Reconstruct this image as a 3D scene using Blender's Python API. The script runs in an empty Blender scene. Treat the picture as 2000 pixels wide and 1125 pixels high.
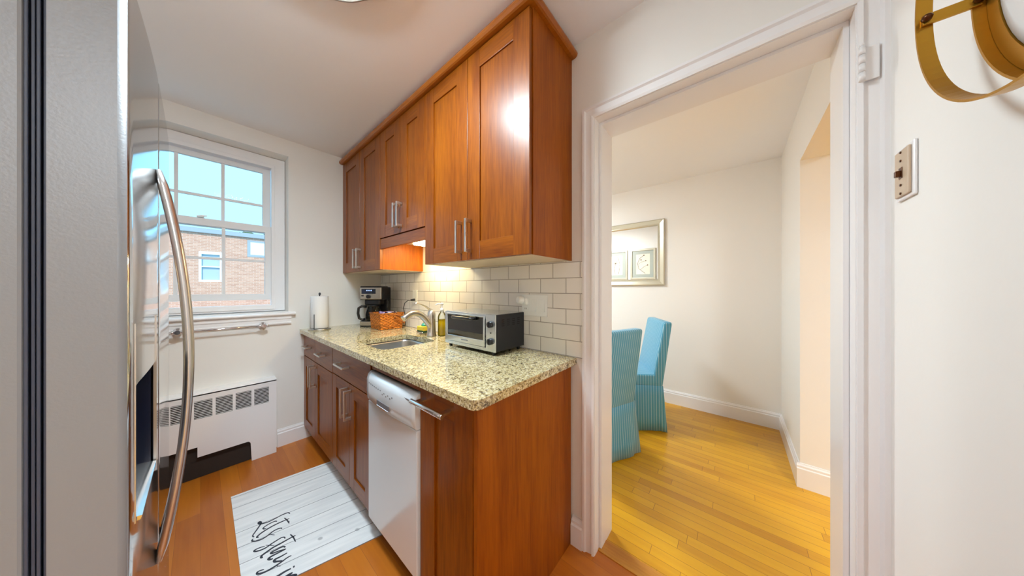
import bpy, bmesh, math, random
from mathutils import Vector, Matrix
PI = math.pi
random.seed(7)
scn = bpy.context.scene
COL = scn.collection

# ------------------------------------------------------------------ camera, world, sun, exposure
cam_d = bpy.data.cameras.new('camera'); cam = bpy.data.objects.new('camera', cam_d); COL.objects.link(cam)
cam.location = (0, 0, 1.253)
cam.rotation_euler = (math.radians(90), 0, math.radians(-49.775))
cam_d.sensor_fit = 'HORIZONTAL'; cam_d.sensor_width = 36.0
cam_d.lens = 36.0 * 514.544 / 2000.0
cam_d.shift_y = 0.5 / 2000.0
cam_d.clip_start = 0.02; cam_d.clip_end = 200
scn.camera = cam

world = bpy.data.worlds.new('world'); scn.world = world; world.use_nodes = True
bg = world.node_tree.nodes['Background']
bg.inputs[0].default_value = (0.59, 1.28, 1.85, 1); bg.inputs[1].default_value = 1.0
world.cycles.sampling_method = 'MANUAL'; world.cycles.sample_map_resolution = 256

sun_d = bpy.data.lights.new('sun', 'SUN'); sun_d.energy = 3.0; sun_d.angle = 0.01; sun_d.color = (1, .93, .84)
sun = bpy.data.objects.new('sun', sun_d); COL.objects.link(sun)
sun.rotation_euler = Vector((0.35, 0.8, -0.75)).to_track_quat('-Z', 'Y').to_euler(); sun.location = (0, -4, 12)

def portal(loc, rot, sx, sy):
    d = bpy.data.lights.new('portal', 'AREA'); d.shape = 'RECTANGLE'; d.size = sx; d.size_y = sy
    d.cycles.is_portal = True
    o = bpy.data.objects.new('portal', d); COL.objects.link(o); o.location = loc; o.rotation_euler = rot
portal((0, 2.96, 1.70), (-PI / 2, 0, 0), .92, 1.26)

LAMP_KITCHEN = 100.0
FILL_DINING = 112.0
FILL_HALL = 84.0
LAMP_UNDER = 66.0

vs = scn.view_settings
vs.view_transform = 'Standard'; vs.look = 'None'; vs.exposure = 0.2; vs.gamma = 1.0; vs.use_curve_mapping = False
scn.cycles.max_bounces = 10; scn.cycles.diffuse_bounces = 6; scn.cycles.glossy_bounces = 6; scn.cycles.transmission_bounces = 8
scn.cycles.caustics_reflective = False; scn.cycles.caustics_refractive = False
scn.cycles.sample_clamp_indirect = 6.0
scn.cycles.use_denoising = True

# ------------------------------------------------------------------ materials
def new_mat(name):
    m = bpy.data.materials.new(name); m.use_nodes = True
    nt = m.node_tree
    return m, nt, nt.nodes['Principled BSDF']
def N(nt, typ, **kw):
    n = nt.nodes.new(typ)
    for k, v in kw.items(): setattr(n, k, v)
    return n
def plain(name, col, rough=.5, metal=0, coat=0, spec=.5, bump=0, bscale=40, trans=0, ior=1.45, emit=None, estr=0, var=0.0):
    m, nt, b = new_mat(name)
    b.inputs['Base Color'].default_value = (*col, 1)
    b.inputs['Roughness'].default_value = rough; b.inputs['Metallic'].default_value = metal
    b.inputs['Coat Weight'].default_value = coat; b.inputs['Coat Roughness'].default_value = .15
    b.inputs['Specular IOR Level'].default_value = spec
    b.inputs['Transmission Weight'].default_value = trans; b.inputs['IOR'].default_value = ior
    if emit: b.inputs['Emission Color'].default_value = (*emit, 1); b.inputs['Emission Strength'].default_value = estr
    if bump or var:
        tc = N(nt, 'ShaderNodeTexCoord'); no = N(nt, 'ShaderNodeTexNoise'); no.inputs['Scale'].default_value = bscale; no.inputs['Detail'].default_value = 4
        nt.links.new(tc.outputs['Object'], no.inputs['Vector'])
        if bump:
            bp = N(nt, 'ShaderNodeBump'); bp.inputs['Strength'].default_value = bump; bp.inputs['Distance'].default_value = .01
            nt.links.new(no.outputs['Fac'], bp.inputs['Height']); nt.links.new(bp.outputs['Normal'], b.inputs['Normal'])
        if var:
            r = N(nt, 'ShaderNodeValToRGB')
            r.color_ramp.elements[0].position = .3; r.color_ramp.elements[1].position = .7
            r.color_ramp.elements[0].color = (*[c * (1 - var) for c in col], 1); r.color_ramp.elements[1].color = (*[min(1, c * (1 + var)) for c in col], 1)
            nt.links.new(no.outputs['Fac'], r.inputs['Fac']); nt.links.new(r.outputs['Color'], b.inputs['Base Color'])
    return m
def ramp(nt, stops):
    r = N(nt, 'ShaderNodeValToRGB'); e = r.color_ramp.elements
    e[0].position, e[0].color = stops[0][0], (*stops[0][1], 1); e[1].position, e[1].color = stops[-1][0], (*stops[-1][1], 1)
    for p, c in stops[1:-1]:
        x = e.new(p); x.color = (*c, 1)
    return r
def wood(name, dark, light, axis='Z', rough=.3, coat=.5, scale=1.0, rings=7):
    m, nt, b = new_mat(name)
    tc = N(nt, 'ShaderNodeTexCoord'); mp = N(nt, 'ShaderNodeMapping')
    s = {'Z': (rings, rings, .55), 'Y': (rings, .55, rings), 'X': (.55, rings, rings)}[axis]
    mp.inputs['Scale'].default_value = tuple(v * scale for v in s)
    nt.links.new(tc.outputs['Object'], mp.inputs['Vector'])
    n1 = N(nt, 'ShaderNodeTexNoise'); n1.inputs['Scale'].default_value = 2.2; n1.inputs['Detail'].default_value = 6; n1.inputs['Distortion'].default_value = .4
    n2 = N(nt, 'ShaderNodeTexNoise'); n2.inputs['Scale'].default_value = 16; n2.inputs['Detail'].default_value = 5
    nt.links.new(mp.outputs[0], n1.inputs['Vector']); nt.links.new(mp.outputs[0], n2.inputs['Vector'])
    mx = N(nt, 'ShaderNodeMix'); mx.data_type = 'FLOAT'; mx.inputs[0].default_value = .45
    nt.links.new(n1.outputs['Fac'], mx.inputs[2]); nt.links.new(n2.outputs['Fac'], mx.inputs[3])
    r = ramp(nt, [(.32, dark), (.68, light)]); nt.links.new(mx.outputs[0], r.inputs['Fac']); nt.links.new(r.outputs['Color'], b.inputs['Base Color'])
    b.inputs['Roughness'].default_value = rough; b.inputs['Specular IOR Level'].default_value = .22; b.inputs['Coat Weight'].default_value = coat; b.inputs['Coat Roughness'].default_value = .27
    return m
def boards(name, c1, c2, c3, width, length, gap, rough, groove=(.1, .04, .01), coat=.3, grain=.35):
    m, nt, b = new_mat(name)
    tc = N(nt, 'ShaderNodeTexCoord'); mp = N(nt, 'ShaderNodeMapping'); mp.inputs['Rotation'].default_value = (0, 0, PI / 2)
    nt.links.new(tc.outputs['Object'], mp.inputs['Vector'])
    br = N(nt, 'ShaderNodeTexBrick'); br.offset = 0.0; br.squash = 1.0
    sp = N(nt, 'ShaderNodeSeparateXYZ'); nt.links.new(mp.outputs[0], sp.inputs[0])
    dv = N(nt, 'ShaderNodeMath'); dv.operation = 'DIVIDE'; dv.inputs[1].default_value = width; nt.links.new(sp.outputs[1], dv.inputs[0])
    fl = N(nt, 'ShaderNodeMath'); fl.operation = 'FLOOR'; nt.links.new(dv.outputs[0], fl.inputs[0])
    wn = N(nt, 'ShaderNodeTexWhiteNoise'); wn.noise_dimensions = '1D'; nt.links.new(fl.outputs[0], wn.inputs['W'])
    ml = N(nt, 'ShaderNodeMath'); ml.operation = 'MULTIPLY_ADD'; ml.inputs[1].default_value = length; nt.links.new(wn.outputs['Value'], ml.inputs[0]); nt.links.new(sp.outputs[0], ml.inputs[2])
    cbx = N(nt, 'ShaderNodeCombineXYZ'); nt.links.new(ml.outputs[0], cbx.inputs[0]); nt.links.new(sp.outputs[1], cbx.inputs[1])
    br.inputs['Scale'].default_value = 1; br.inputs['Brick Width'].default_value = length; br.inputs['Row Height'].default_value = width
    br.inputs['Mortar Size'].default_value = gap; br.inputs['Mortar Smooth'].default_value = .3; br.inputs['Bias'].default_value = 0
    br.inputs['Color1'].default_value = (0, 0, 0, 1); br.inputs['Color2'].default_value = (1, 1, 1, 1); br.inputs['Mortar'].default_value = (.5, .5, .5, 1)
    # wobble the board ends with noise per row
    nt.links.new(cbx.outputs[0], br.inputs['Vector'])
    mg = N(nt, 'ShaderNodeMapping'); mg.inputs['Scale'].default_value = (26, 1.6, 26); nt.links.new(tc.outputs['Object'], mg.inputs['Vector'])
    ng = N(nt, 'ShaderNodeTexNoise'); ng.inputs['Scale'].default_value = 1.6; ng.inputs['Detail'].default_value = 6; nt.links.new(mg.outputs[0], ng.inputs['Vector'])
    nb = N(nt, 'ShaderNodeTexNoise'); nb.inputs['Scale'].default_value = 2.0; nt.links.new(tc.outputs['Object'], nb.inputs['Vector'])
    mx = N(nt, 'ShaderNodeMix'); mx.data_type = 'FLOAT'; mx.inputs[0].default_value = grain
    bw = N(nt, 'ShaderNodeRGBToBW'); nt.links.new(br.outputs['Color'], bw.inputs[0]); nt.links.new(bw.outputs[0], mx.inputs[2]); nt.links.new(ng.outputs['Fac'], mx.inputs[3])
    mx2 = N(nt, 'ShaderNodeMix'); mx2.data_type = 'FLOAT'; mx2.inputs[0].default_value = .3
    nt.links.new(mx.outputs[0], mx2.inputs[2]); nt.links.new(nb.outputs['Fac'], mx2.inputs[3])
    r = ramp(nt, [(.15, c1), (.5, c2), (.85, c3)]); nt.links.new(mx2.outputs[0], r.inputs['Fac'])
    mc = N(nt, 'ShaderNodeMix'); mc.data_type = 'RGBA'; nt.links.new(br.outputs['Fac'], mc.inputs[0]); nt.links.new(r.outputs['Color'], mc.inputs[6]); mc.inputs[7].default_value = (*groove, 1)
    nt.links.new(mc.outputs[2], b.inputs['Base Color'])
    bp = N(nt, 'ShaderNodeBump'); bp.inputs['Strength'].default_value = .25; bp.inputs['Distance'].default_value = .002; bp.invert = True
    nt.links.new(br.outputs['Fac'], bp.inputs['Height']); nt.links.new(bp.outputs['Normal'], b.inputs['Normal'])
    b.inputs['Roughness'].default_value = rough; b.inputs['Coat Weight'].default_value = coat; b.inputs['Coat Roughness'].default_value = .12
    return m

M = {}
M['wall'] = plain('wall_paint', (.85, .82, .775), .65, bump=.03, bscale=60)
M['wall_dining'] = plain('wall_paint_dining', (.89, .86, .82), .6, bump=.03, bscale=60)
M['ceiling'] = plain('ceiling_paint', (.92, .92, .94), .8, bump=.02, bscale=30)
M['trim'] = plain('trim_paint', (.87, .85, .85), .28, coat=.3, bump=.05, bscale=14)
M['sash'] = plain('sash_paint', (.84, .84, .85), .7)
M['floor'] = boards('cherry_floor', (.34, .075, .006), (.52, .15, .012), (.66, .22, .018), .083, 1.05, .0006, .36, groove=(.30, .08, .012), coat=.15, grain=.6)
M['floor_dining'] = boards('oak_strip_floor', (.48, .19, .003), (.68, .33, .006), (.80, .43, .010), .057, .74, .0010, .30, groove=(.24, .08, .004), coat=.12, grain=.5)
M['threshold'] = wood('threshold_wood', (.42, .15, .02), (.62, .28, .04), 'Y', .3)
M['door'] = wood('cabinet_wood_vertical', (.14, .026, .0006), (.31, .083, .0015), 'Z', .38, .28)
M['door_h'] = wood('cabinet_wood_horizontal', (.14, .026, .0006), (.31, .083, .0015), 'Y', .38, .28)
M['panel'] = wood('end_panel_wood', (.21, .042, .001), (.40, .105, .002), 'Z', .5, .04)
M['crown'] = wood('crown_wood', (.28, .075, .004), (.42, .12, .006), 'Y', .3)
M['carcass_under'] = plain('cabinet_underside', (.72, .62, .48), .5)
M['carcass'] = plain('cabinet_inside', (.16, .04, .008), .6)
M['nickel'] = plain('brushed_nickel', (.64, .61, .57), .3, 1)
M['chrome'] = plain('chrome', (.8, .8, .82), .08, 1)
M['steel_sink'] = plain('sink_steel', (.62, .62, .62), .28, 1)
M['white_plastic'] = plain('white_plastic', (.90, .92, .92), .3, coat=.2)
M['dishwasher'] = plain('dishwasher_enamel', (.76, .82, .88), .22, coat=.5)
M['black'] = plain('black_plastic', (.012, .012, .015), .3, coat=.2)
M['black_matte'] = plain('black_metal', (.015, .016, .022), .4)
M['dark'] = plain('dark_void', (.01, .01, .01), .9)
M['rad_shade'] = plain('interior_shade_brown', (.03, .02, .015), .8)
M['grey_mark'] = plain('grey_print', (.18, .18, .2), .5)
M['brass'] = plain('old_brass_paint', (.52, .27, .03), .34, .85, bump=.05, bscale=50)
M['brass_dark'] = plain('dark_bronze', (.10, .035, .012), .3, .8)
M['frost'] = plain('frosted_disc', (.85, .85, .85), .4)

# fridge
M['fridge_front'] = plain('polished_steel_door', (.70, .69, .68), .10, 1)
m, nt, b = new_mat('grey_textured_side')
tc = N(nt, 'ShaderNodeTexCoord'); no = N(nt, 'ShaderNodeTexNoise'); no.inputs['Scale'].default_value = 260; nt.links.new(tc.outputs['Object'], no.inputs['Vector'])
bp = N(nt, 'ShaderNodeBump'); bp.inputs['Strength'].default_value = .25; bp.inputs['Distance'].default_value = .001
nt.links.new(no.outputs['Fac'], bp.inputs['Height']); nt.links.new(bp.outputs['Normal'], b.inputs['Normal'])
b.inputs['Base Color'].default_value = (.26, .27, .29, 1); b.inputs['Roughness'].default_value = .42; b.inputs['Metallic'].default_value = .15
M['fridge_side'] = m
M['handle_steel'] = plain('satin_handle_steel', (.66, .65, .65), .30, 1)
M['edge_steel'] = plain('matte_steel_edge', (.55, .55, .56), .5, .7)
M['gasket'] = plain('rubber_gasket', (.055, .065, .10), .45)
M['recess'] = plain('dispenser_recess', (.012, .02, .055), .2, coat=.5)
M['dispenser'] = plain('dispenser_panel', (.6, .6, .6), .12, .9)

# glass
def glass(name, tint=(1, 1, 1), rough=0.0, ior=1.45):
    m, nt, b = new_mat(name)
    nt.nodes.remove(b); out = nt.nodes['Material Output']
    tr = N(nt, 'ShaderNodeBsdfTransparent'); tr.inputs[0].default_value = (*tint, 1)
    gl = N(nt, 'ShaderNodeBsdfGlossy'); gl.inputs['Roughness'].default_value = rough
    lw = N(nt, 'ShaderNodeFresnel'); lw.inputs['IOR'].default_value = ior
    mx = N(nt, 'ShaderNodeMixShader')
    nt.links.new(lw.outputs[0], mx.inputs[0]); nt.links.new(tr.outputs[0], mx.inputs[1]); nt.links.new(gl.outputs[0], mx.inputs[2])
    nt.links.new(mx.outputs[0], out.inputs[0])
    return m
M['glass'] = glass('window_glass', (.97, 1, 1), ior=1.05)
M['oven_glass'] = glass('oven_glass', (.6, .68, .68), .02, ior=2.0)
M['clear'] = glass('clear_plastic', (.93, .95, .93), .03)
M['mirror'] = plain('mirror_glass', (.93, .93, .93), .01, 1)
M['lamp_glass'] = plain('lamp_glass', (.9, .88, .82), .4, emit=(.77, .92, 1.0), estr=LAMP_KITCHEN)
M['fill_glow_dining'] = plain('fill_glow_dining', (.9, .88, .82), .4, emit=(.86, .95, 1.0), estr=FILL_DINING)
M['fill_glow_hall'] = plain('fill_glow_hall', (.9, .88, .82), .4, emit=(.80, .92, 1.0), estr=FILL_HALL)
M['under_glow'] = plain('under_cabinet_lens', (.9, .85, .7), .4, emit=(1.0, .80, .42), estr=LAMP_UNDER)

# granite
m, nt, b = new_mat('speckled_granite')
tc = N(nt, 'ShaderNodeTexCoord')
v1 = N(nt, 'ShaderNodeTexVoronoi'); v1.inputs['Scale'].default_value = 210; nt.links.new(tc.outputs['Object'], v1.inputs['Vector'])
n1 = N(nt, 'ShaderNodeTexNoise'); n1.inputs['Scale'].default_value = 75; n1.inputs['Detail'].default_value = 7; n1.inputs['Roughness'].default_value = .7; nt.links.new(tc.outputs['Object'], n1.inputs['Vector'])
n2 = N(nt, 'ShaderNodeTexNoise'); n2.inputs['Scale'].default_value = 95; n2.inputs['Detail'].default_value = 5; nt.links.new(tc.outputs['Object'], n2.inputs['Vector'])
ra = ramp(nt, [(0, (.24, .17, .09)), (.25, (.52, .42, .21)), (.6, (.66, .56, .30)), (1, (.82, .76, .56))])
vbw = N(nt, 'ShaderNodeSeparateColor'); nt.links.new(v1.outputs['Color'], vbw.inputs[0]); nt.links.new(vbw.outputs[0], ra.inputs['Fac'])
rb = ramp(nt, [(.34, (.07, .055, .05)), (.41, (.32, .24, .16)), (.47, (1, 1, 1))]); rb.color_ramp.interpolation = 'LINEAR'; nt.links.new(n1.outputs['Fac'], rb.inputs['Fac'])
rc = ramp(nt, [(.30, (.22, .18, .16)), (.40, (1, 1, 1))]); nt.links.new(n2.outputs['Fac'], rc.inputs['Fac'])
ma = N(nt, 'ShaderNodeMix'); ma.data_type = 'RGBA'; ma.blend_type = 'MULTIPLY'; ma.inputs[0].default_value = .9
nt.links.new(ra.outputs[0], ma.inputs[6]); nt.links.new(rb.outputs[0], ma.inputs[7])
mb = N(nt, 'ShaderNodeMix'); mb.data_type = 'RGBA'; mb.blend_type = 'MULTIPLY'; mb.inputs[0].default_value = .8
nt.links.new(ma.outputs[2], mb.inputs[6]); nt.links.new(rc.outputs[0], mb.inputs[7]); nt.links.new(mb.outputs[2], b.inputs['Base Color'])
b.inputs['Roughness'].default_value = .12; b.inputs['Coat Weight'].default_value = .4; b.inputs['Coat Roughness'].default_value = .05
M['granite'] = m

# subway tile (wall lies in the YZ plane)
def tile_mat(name, w, h, c1, c2, mortar, ms, rough, oy, oz, axis='Y'):
    m, nt, b = new_mat(name)
    tc = N(nt, 'ShaderNodeTexCoord'); sp = N(nt, 'ShaderNodeSeparateXYZ'); cb = N(nt, 'ShaderNodeCombineXYZ')
    nt.links.new(tc.outputs['Object'], sp.inputs[0])
    a1 = N(nt, 'ShaderNodeMath'); a1.operation = 'SUBTRACT'; a1.inputs[1].default_value = oy
    a2 = N(nt, 'ShaderNodeMath'); a2.operation = 'SUBTRACT'; a2.inputs[1].default_value = oz
    nt.links.new(sp.outputs[axis], a1.inputs[0]); nt.links.new(sp.outputs['Z'], a2.inputs[0])
    nt.links.new(a1.outputs[0], cb.inputs[0]); nt.links.new(a2.outputs[0], cb.inputs[1])
    br = N(nt, 'ShaderNodeTexBrick'); br.offset = .5; br.inputs['Scale'].default_value = 1
    br.inputs['Brick Width'].default_value = w; br.inputs['Row Height'].default_value = h; br.inputs['Mortar Size'].default_value = ms; br.inputs['Mortar Smooth'].default_value = .2
    br.inputs['Color1'].default_value = (*c1, 1); br.inputs['Color2'].default_value = (*c2, 1); br.inputs['Mortar'].default_value = (*mortar, 1)
    nt.links.new(cb.outputs[0], br.inputs['Vector']); nt.links.new(br.outputs['Color'], b.inputs['Base Color'])
    bp = N(nt, 'ShaderNodeBump'); bp.inputs['Strength'].default_value = .6; bp.inputs['Distance'].default_value = .002; bp.invert = True
    nt.links.new(br.outputs['Fac'], bp.inputs['Height'])
    no = N(nt, 'ShaderNodeTexNoise'); no.inputs['Scale'].default_value = 14; nt.links.new(tc.outputs['Object'], no.inputs['Vector'])
    bp2 = N(nt, 'ShaderNodeBump'); bp2.inputs['Strength'].default_value = .12; bp2.inputs['Distance'].default_value = .01
    nt.links.new(no.outputs['Fac'], bp2.inputs['Height']); nt.links.new(bp.outputs['Normal'], bp2.inputs['Normal']); nt.links.new(bp2.outputs['Normal'], b.inputs['Normal'])
    b.inputs['Roughness'].default_value = rough
    return m
M['tile'] = tile_mat('subway_tile', .1535, .0780, (.88, .86, .83), (.93, .91, .88), (.44, .41, .39), .0022, .10, .572, .915)
M['brick'] = tile_mat('facade_brick', .22, .075, (.56, .27, .18), (.68, .36, .25), (.74, .54, .44), .006, .9, 0, 0, 'X')

# wicker
m, nt, b = new_mat('woven_wicker')
tc = N(nt, 'ShaderNodeTexCoord'); sp = N(nt, 'ShaderNodeSeparateXYZ'); nt.links.new(tc.outputs['Object'], sp.inputs[0])
ad = N(nt, 'ShaderNodeMath'); ad.operation = 'ADD'; nt.links.new(sp.outputs[0], ad.inputs[0]); nt.links.new(sp.outputs[1], ad.inputs[1])
cb = N(nt, 'ShaderNodeCombineXYZ'); nt.links.new(ad.outputs[0], cb.inputs[0]); nt.links.new(sp.outputs[2], cb.inputs[1])
br = N(nt, 'ShaderNodeTexBrick'); br.inputs['Scale'].default_value = 1; br.inputs['Brick Width'].default_value = .026; br.inputs['Row Height'].default_value = .0125
br.inputs['Mortar Size'].default_value = .0035; br.inputs['Mortar Smooth'].default_value = 1
br.inputs['Color1'].default_value = (.66, .24, .022, 1); br.inputs['Color2'].default_value = (.44, .12, .01, 1); br.inputs['Mortar'].default_value = (.14, .035, .008, 1)
nt.links.new(cb.outputs[0], br.inputs['Vector']); nt.links.new(br.outputs['Color'], b.inputs['Base Color'])
bp = N(nt, 'ShaderNodeBump'); bp.inputs['Strength'].default_value = 1; bp.inputs['Distance'].default_value = .004; bp.invert = True
nt.links.new(br.outputs['Fac'], bp.inputs['Height']); nt.links.new(bp.outputs['Normal'], b.inputs['Normal']); b.inputs['Roughness'].default_value = .5
M['wicker'] = m
M['reed'] = plain('woven_reed', (.55, .17, .015), .5, var=.45, bscale=90)

# striped upholstery, stripes along UV.v
m, nt, b = new_mat('striped_fabric')
uv = N(nt, 'ShaderNodeUVMap'); uv.uv_map = 'UVMap'; sp = N(nt, 'ShaderNodeSeparateXYZ'); nt.links.new(uv.outputs[0], sp.inputs[0])
mu = N(nt, 'ShaderNodeMath'); mu.operation = 'MULTIPLY'; mu.inputs[1].default_value = 1 / .0215; nt.links.new(sp.outputs[0], mu.inputs[0])
fr = N(nt, 'ShaderNodeMath'); fr.operation = 'FRACT'; nt.links.new(mu.outputs[0], fr.inputs[0])
lt = N(nt, 'ShaderNodeMath'); lt.operation = 'LESS_THAN'; lt.inputs[1].default_value = .15; nt.links.new(fr.outputs[0], lt.inputs[0])
mc = N(nt, 'ShaderNodeMix'); mc.data_type = 'RGBA'; mc.inputs[6].default_value = (.075, .34, .52, 1); mc.inputs[7].default_value = (.45, .68, .76, 1)
nt.links.new(lt.outputs[0], mc.inputs[0]); nt.links.new(mc.outputs[2], b.inputs['Base Color'])
b.inputs['Roughness'].default_value = .6; b.inputs['Sheen Weight'].default_value = .3
M['stripe'] = m

# whitewashed plank print of the mat (UV in metres: u across, v along)
m, nt, b = new_mat('plank_print_mat')
uv = N(nt, 'ShaderNodeUVMap'); uv.uv_map = 'UVMap'
sp = N(nt, 'ShaderNodeSeparateXYZ'); nt.links.new(uv.outputs[0], sp.inputs[0])
mu = N(nt, 'ShaderNodeMath'); mu.operation = 'MULTIPLY'; mu.inputs[1].default_value = 1 / .118; nt.links.new(sp.outputs[1], mu.inputs[0])
fr = N(nt, 'ShaderNodeMath'); fr.operation = 'FRACT'; nt.links.new(mu.outputs[0], fr.inputs[0])
lt = N(nt, 'ShaderNodeMath'); lt.operation = 'LESS_THAN'; lt.inputs[1].default_value = .03; nt.links.new(fr.outputs[0], lt.inputs[0])
mp = N(nt, 'ShaderNodeMapping'); mp.inputs['Scale'].default_value = (2.5, 22, 1); nt.links.new(uv.outputs[0], mp.inputs[0])
no = N(nt, 'ShaderNodeTexNoise'); no.inputs['Scale'].default_value = 1.5; no.inputs['Detail'].default_value = 7; nt.links.new(mp.outputs[0], no.inputs['Vector'])
r = ramp(nt, [(.3, (.74, .75, .76)), (.6, (.88, .88, .88))]); nt.links.new(no.outputs['Fac'], r.inputs['Fac'])
vo = N(nt, 'ShaderNodeTexVoronoi'); vo.inputs['Scale'].default_value = 6.5; nt.links.new(uv.outputs[0], vo.inputs['Vector'])
kn = ramp(nt, [(.05, (.30, .30, .32)), (.085, (1, 1, 1))]); nt.links.new(vo.outputs['Distance'], kn.inputs['Fac'])
mk = N(nt, 'ShaderNodeMix'); mk.data_type = 'RGBA'; mk.blend_type = 'MULTIPLY'; mk.inputs[0].default_value = .6; nt.links.new(r.outputs[0], mk.inputs[6]); nt.links.new(kn.outputs[0], mk.inputs[7])
mc = N(nt, 'ShaderNodeMix'); mc.data_type = 'RGBA'; mc.inputs[7].default_value = (.24, .24, .26, 1); nt.links.new(lt.outputs[0], mc.inputs[0]); nt.links.new(mk.outputs[2], mc.inputs[6])
nt.links.new(mc.outputs[2], b.inputs['Base Color']); b.inputs['Roughness'].default_value = .55
M['mat_print'] = m
M['ink'] = plain('dark_ink', (.03, .035, .05), .6)
M['paper'] = plain('paper_towel', (.86, .84, .82), .8, bump=.15, bscale=120)
M['frame_silver'] = plain('champagne_frame', (.62, .58, .46), .3, .7, bump=.03, bscale=70)
M['art_mat'] = plain('sage_mount', (.42, .44, .38), .7)
M['art_paper'] = plain('cream_paper', (.78, .72, .58), .8, var=.06, bscale=9)
M['art_ink'] = plain('brown_plant_drawing', (.17, .09, .05), .7)
M['sponge_y'] = plain('yellow_sponge', (.85, .68, .08), .9, bump=.5, bscale=300)
M['sponge_g'] = plain('green_scour_pad', (.04, .10, .05), .95, bump=.5, bscale=300)
M['teal'] = plain('teal_plastic', (.03, .30, .25), .3, coat=.3)
M['soap'] = plain('yellow_soap', (.85, .62, .01), .1, coat=.5)
M['copper'] = plain('copper_rim', (.25, .10, .05), .3, .8)
M['display'] = plain('blue_black_display', (.006, .012, .04), .15, coat=.5)
M['digits'] = plain('display_digits', (.3, .5, .8), .4, emit=(.45, .6, 1.0), estr=1.2)
M['coffee_steel'] = plain('coffee_maker_steel', (.56, .52, .45), .25, 1)
M['carafe'] = glass('carafe_glass', (.35, .38, .42), .0)
M['toaster_steel'] = plain('toaster_steel', (.62, .66, .68), .22, .9)
M['leaf'] = plain('tree_leaves', (.06, .10, .03), .8, var=.3, bscale=3)
M['ground'] = plain('street_ground', (.30, .29, .27), .9)
M['coping'] = plain('grey_coping', (.36, .38, .40), .7)
M['facade_white'] = plain('white_window_frame', (.80, .80, .80), .5)
M['pane_out'] = plain('far_window_pane', (.45, .50, .55), .08)
M['packet_l'] = plain('lavender_packet', (.35, .28, .62), .5)
M['packet_w'] = plain('white_packet', (.8, .78, .8), .5)
M['packet_d'] = plain('dark_packet', (.04, .02, .06), .5)

# ------------------------------------------------------------------ mesh helpers
WM = {}
def bm_new(): return bmesh.new()
def box(bm, x0, x1, y0, y1, z0, z1):
    vs = [bm.verts.new(p) for p in ((x0, y0, z0), (x1, y0, z0), (x1, y1, z0), (x0, y1, z0), (x0, y0, z1), (x1, y0, z1), (x1, y1, z1), (x0, y1, z1))]
    for f in ((3, 2, 1, 0), (4, 5, 6, 7), (0, 1, 5, 4), (1, 2, 6, 5), (2, 3, 7, 6), (3, 0, 4, 7)): bm.faces.new([vs[i] for i in f])
    return vs
def tube(bm, pts, rad, seg=12, caps=True, flat=None):
    pts = [Vector(p) for p in pts]; n = len(pts)
    rads = rad if isinstance(rad, (list, tuple)) else [rad] * n
    tans = [(pts[min(i + 1, n - 1)] - pts[max(i - 1, 0)]).normalized() for i in range(n)]
    up = Vector((0, 0, 1)) if abs(tans[0].z) < .9 else Vector((1, 0, 0))
    nx = tans[0].cross(up).normalized(); rings = []
    for i in range(n):
        nx = (nx - tans[i] * nx.dot(tans[i])).normalized(); ny = tans[i].cross(nx)
        r = rads[i]; rx, ry = (r, r) if not isinstance(r, tuple) else r
        rings.append([bm.verts.new(pts[i] + nx * math.cos(2 * PI * k / seg) * rx + ny * math.sin(2 * PI * k / seg) * ry) for k in range(seg)])
    for a, b_ in zip(rings, rings[1:]):
        for k in range(seg):
            f = bm.faces.new((a[k], a[(k + 1) % seg], b_[(k + 1) % seg], b_[k])); f.smooth = True
    if caps:
        bm.faces.new(rings[0][::-1]); bm.faces.new(rings[-1])
def cyl(bm, p0, p1, r, seg=20, r2=None): tube(bm, [p0, p1], [r, r if r2 is None else r2], seg)
def lathe(bm, prof, cx=0, cy=0, cz=0, seg=32, smooth=True):
    rings = []
    for r, z in prof:
        if r < 1e-6: rings.append([bm.verts.new((cx, cy, cz + z))])
        else: rings.append([bm.verts.new((cx + r * math.cos(2 * PI * k / seg), cy + r * math.sin(2 * PI * k / seg), cz + z)) for k in range(seg)])
    for a, b_ in zip(rings, rings[1:]):
        for k in range(seg):
            k2 = (k + 1) % seg
            if len(a) == 1 and len(b_) == 1: continue
            if len(a) == 1: f = bm.faces.new((a[0], b_[k2], b_[k]))
            elif len(b_) == 1: f = bm.faces.new((a[k], a[k2], b_[0]))
            else: f = bm.faces.new((a[k], a[k2], b_[k2], b_[k]))
            f.smooth = smooth
def plate(bm, outer, holes, fn, d0, d1):
    """polygon with holes in 2D (a, b); fn(a, b, d) gives the 3D point; between depths d0 and d1"""
    tmp = bmesh.new(); edges = []; loops = [outer] + list(holes)
    for lp in loops:
        vs = [tmp.verts.new((p[0], p[1], 0)) for p in lp]
        edges += [tmp.edges.new((vs[i], vs[(i + 1) % len(vs)])) for i in range(len(vs))]
    bmesh.ops.triangle_fill(tmp, edges=edges, use_beauty=True, use_dissolve=False)
    tmp.verts.index_update()
    idx = {v: i for i, v in enumerate(tmp.verts)}
    A = [bm.verts.new(fn(v.co.x, v.co.y, d0)) for v in tmp.verts]; B = [bm.verts.new(fn(v.co.x, v.co.y, d1)) for v in tmp.verts]
    for f in tmp.faces:
        ii = [idx[v] for v in f.verts]; bm.faces.new([A[i] for i in ii]); bm.faces.new([B[i] for i in ii[::-1]])
    k = 0
    for lp in loops:
        n = len(lp)
        for i in range(n):
            a, c = k + i, k + (i + 1) % n
            bm.faces.new((A[a], A[c], B[c], B[a]))
        k += n
    tmp.free()
def rect(a0, a1, b0, b1): return [(a0, b0), (a1, b0), (a1, b1), (a0, b1)]
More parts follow.
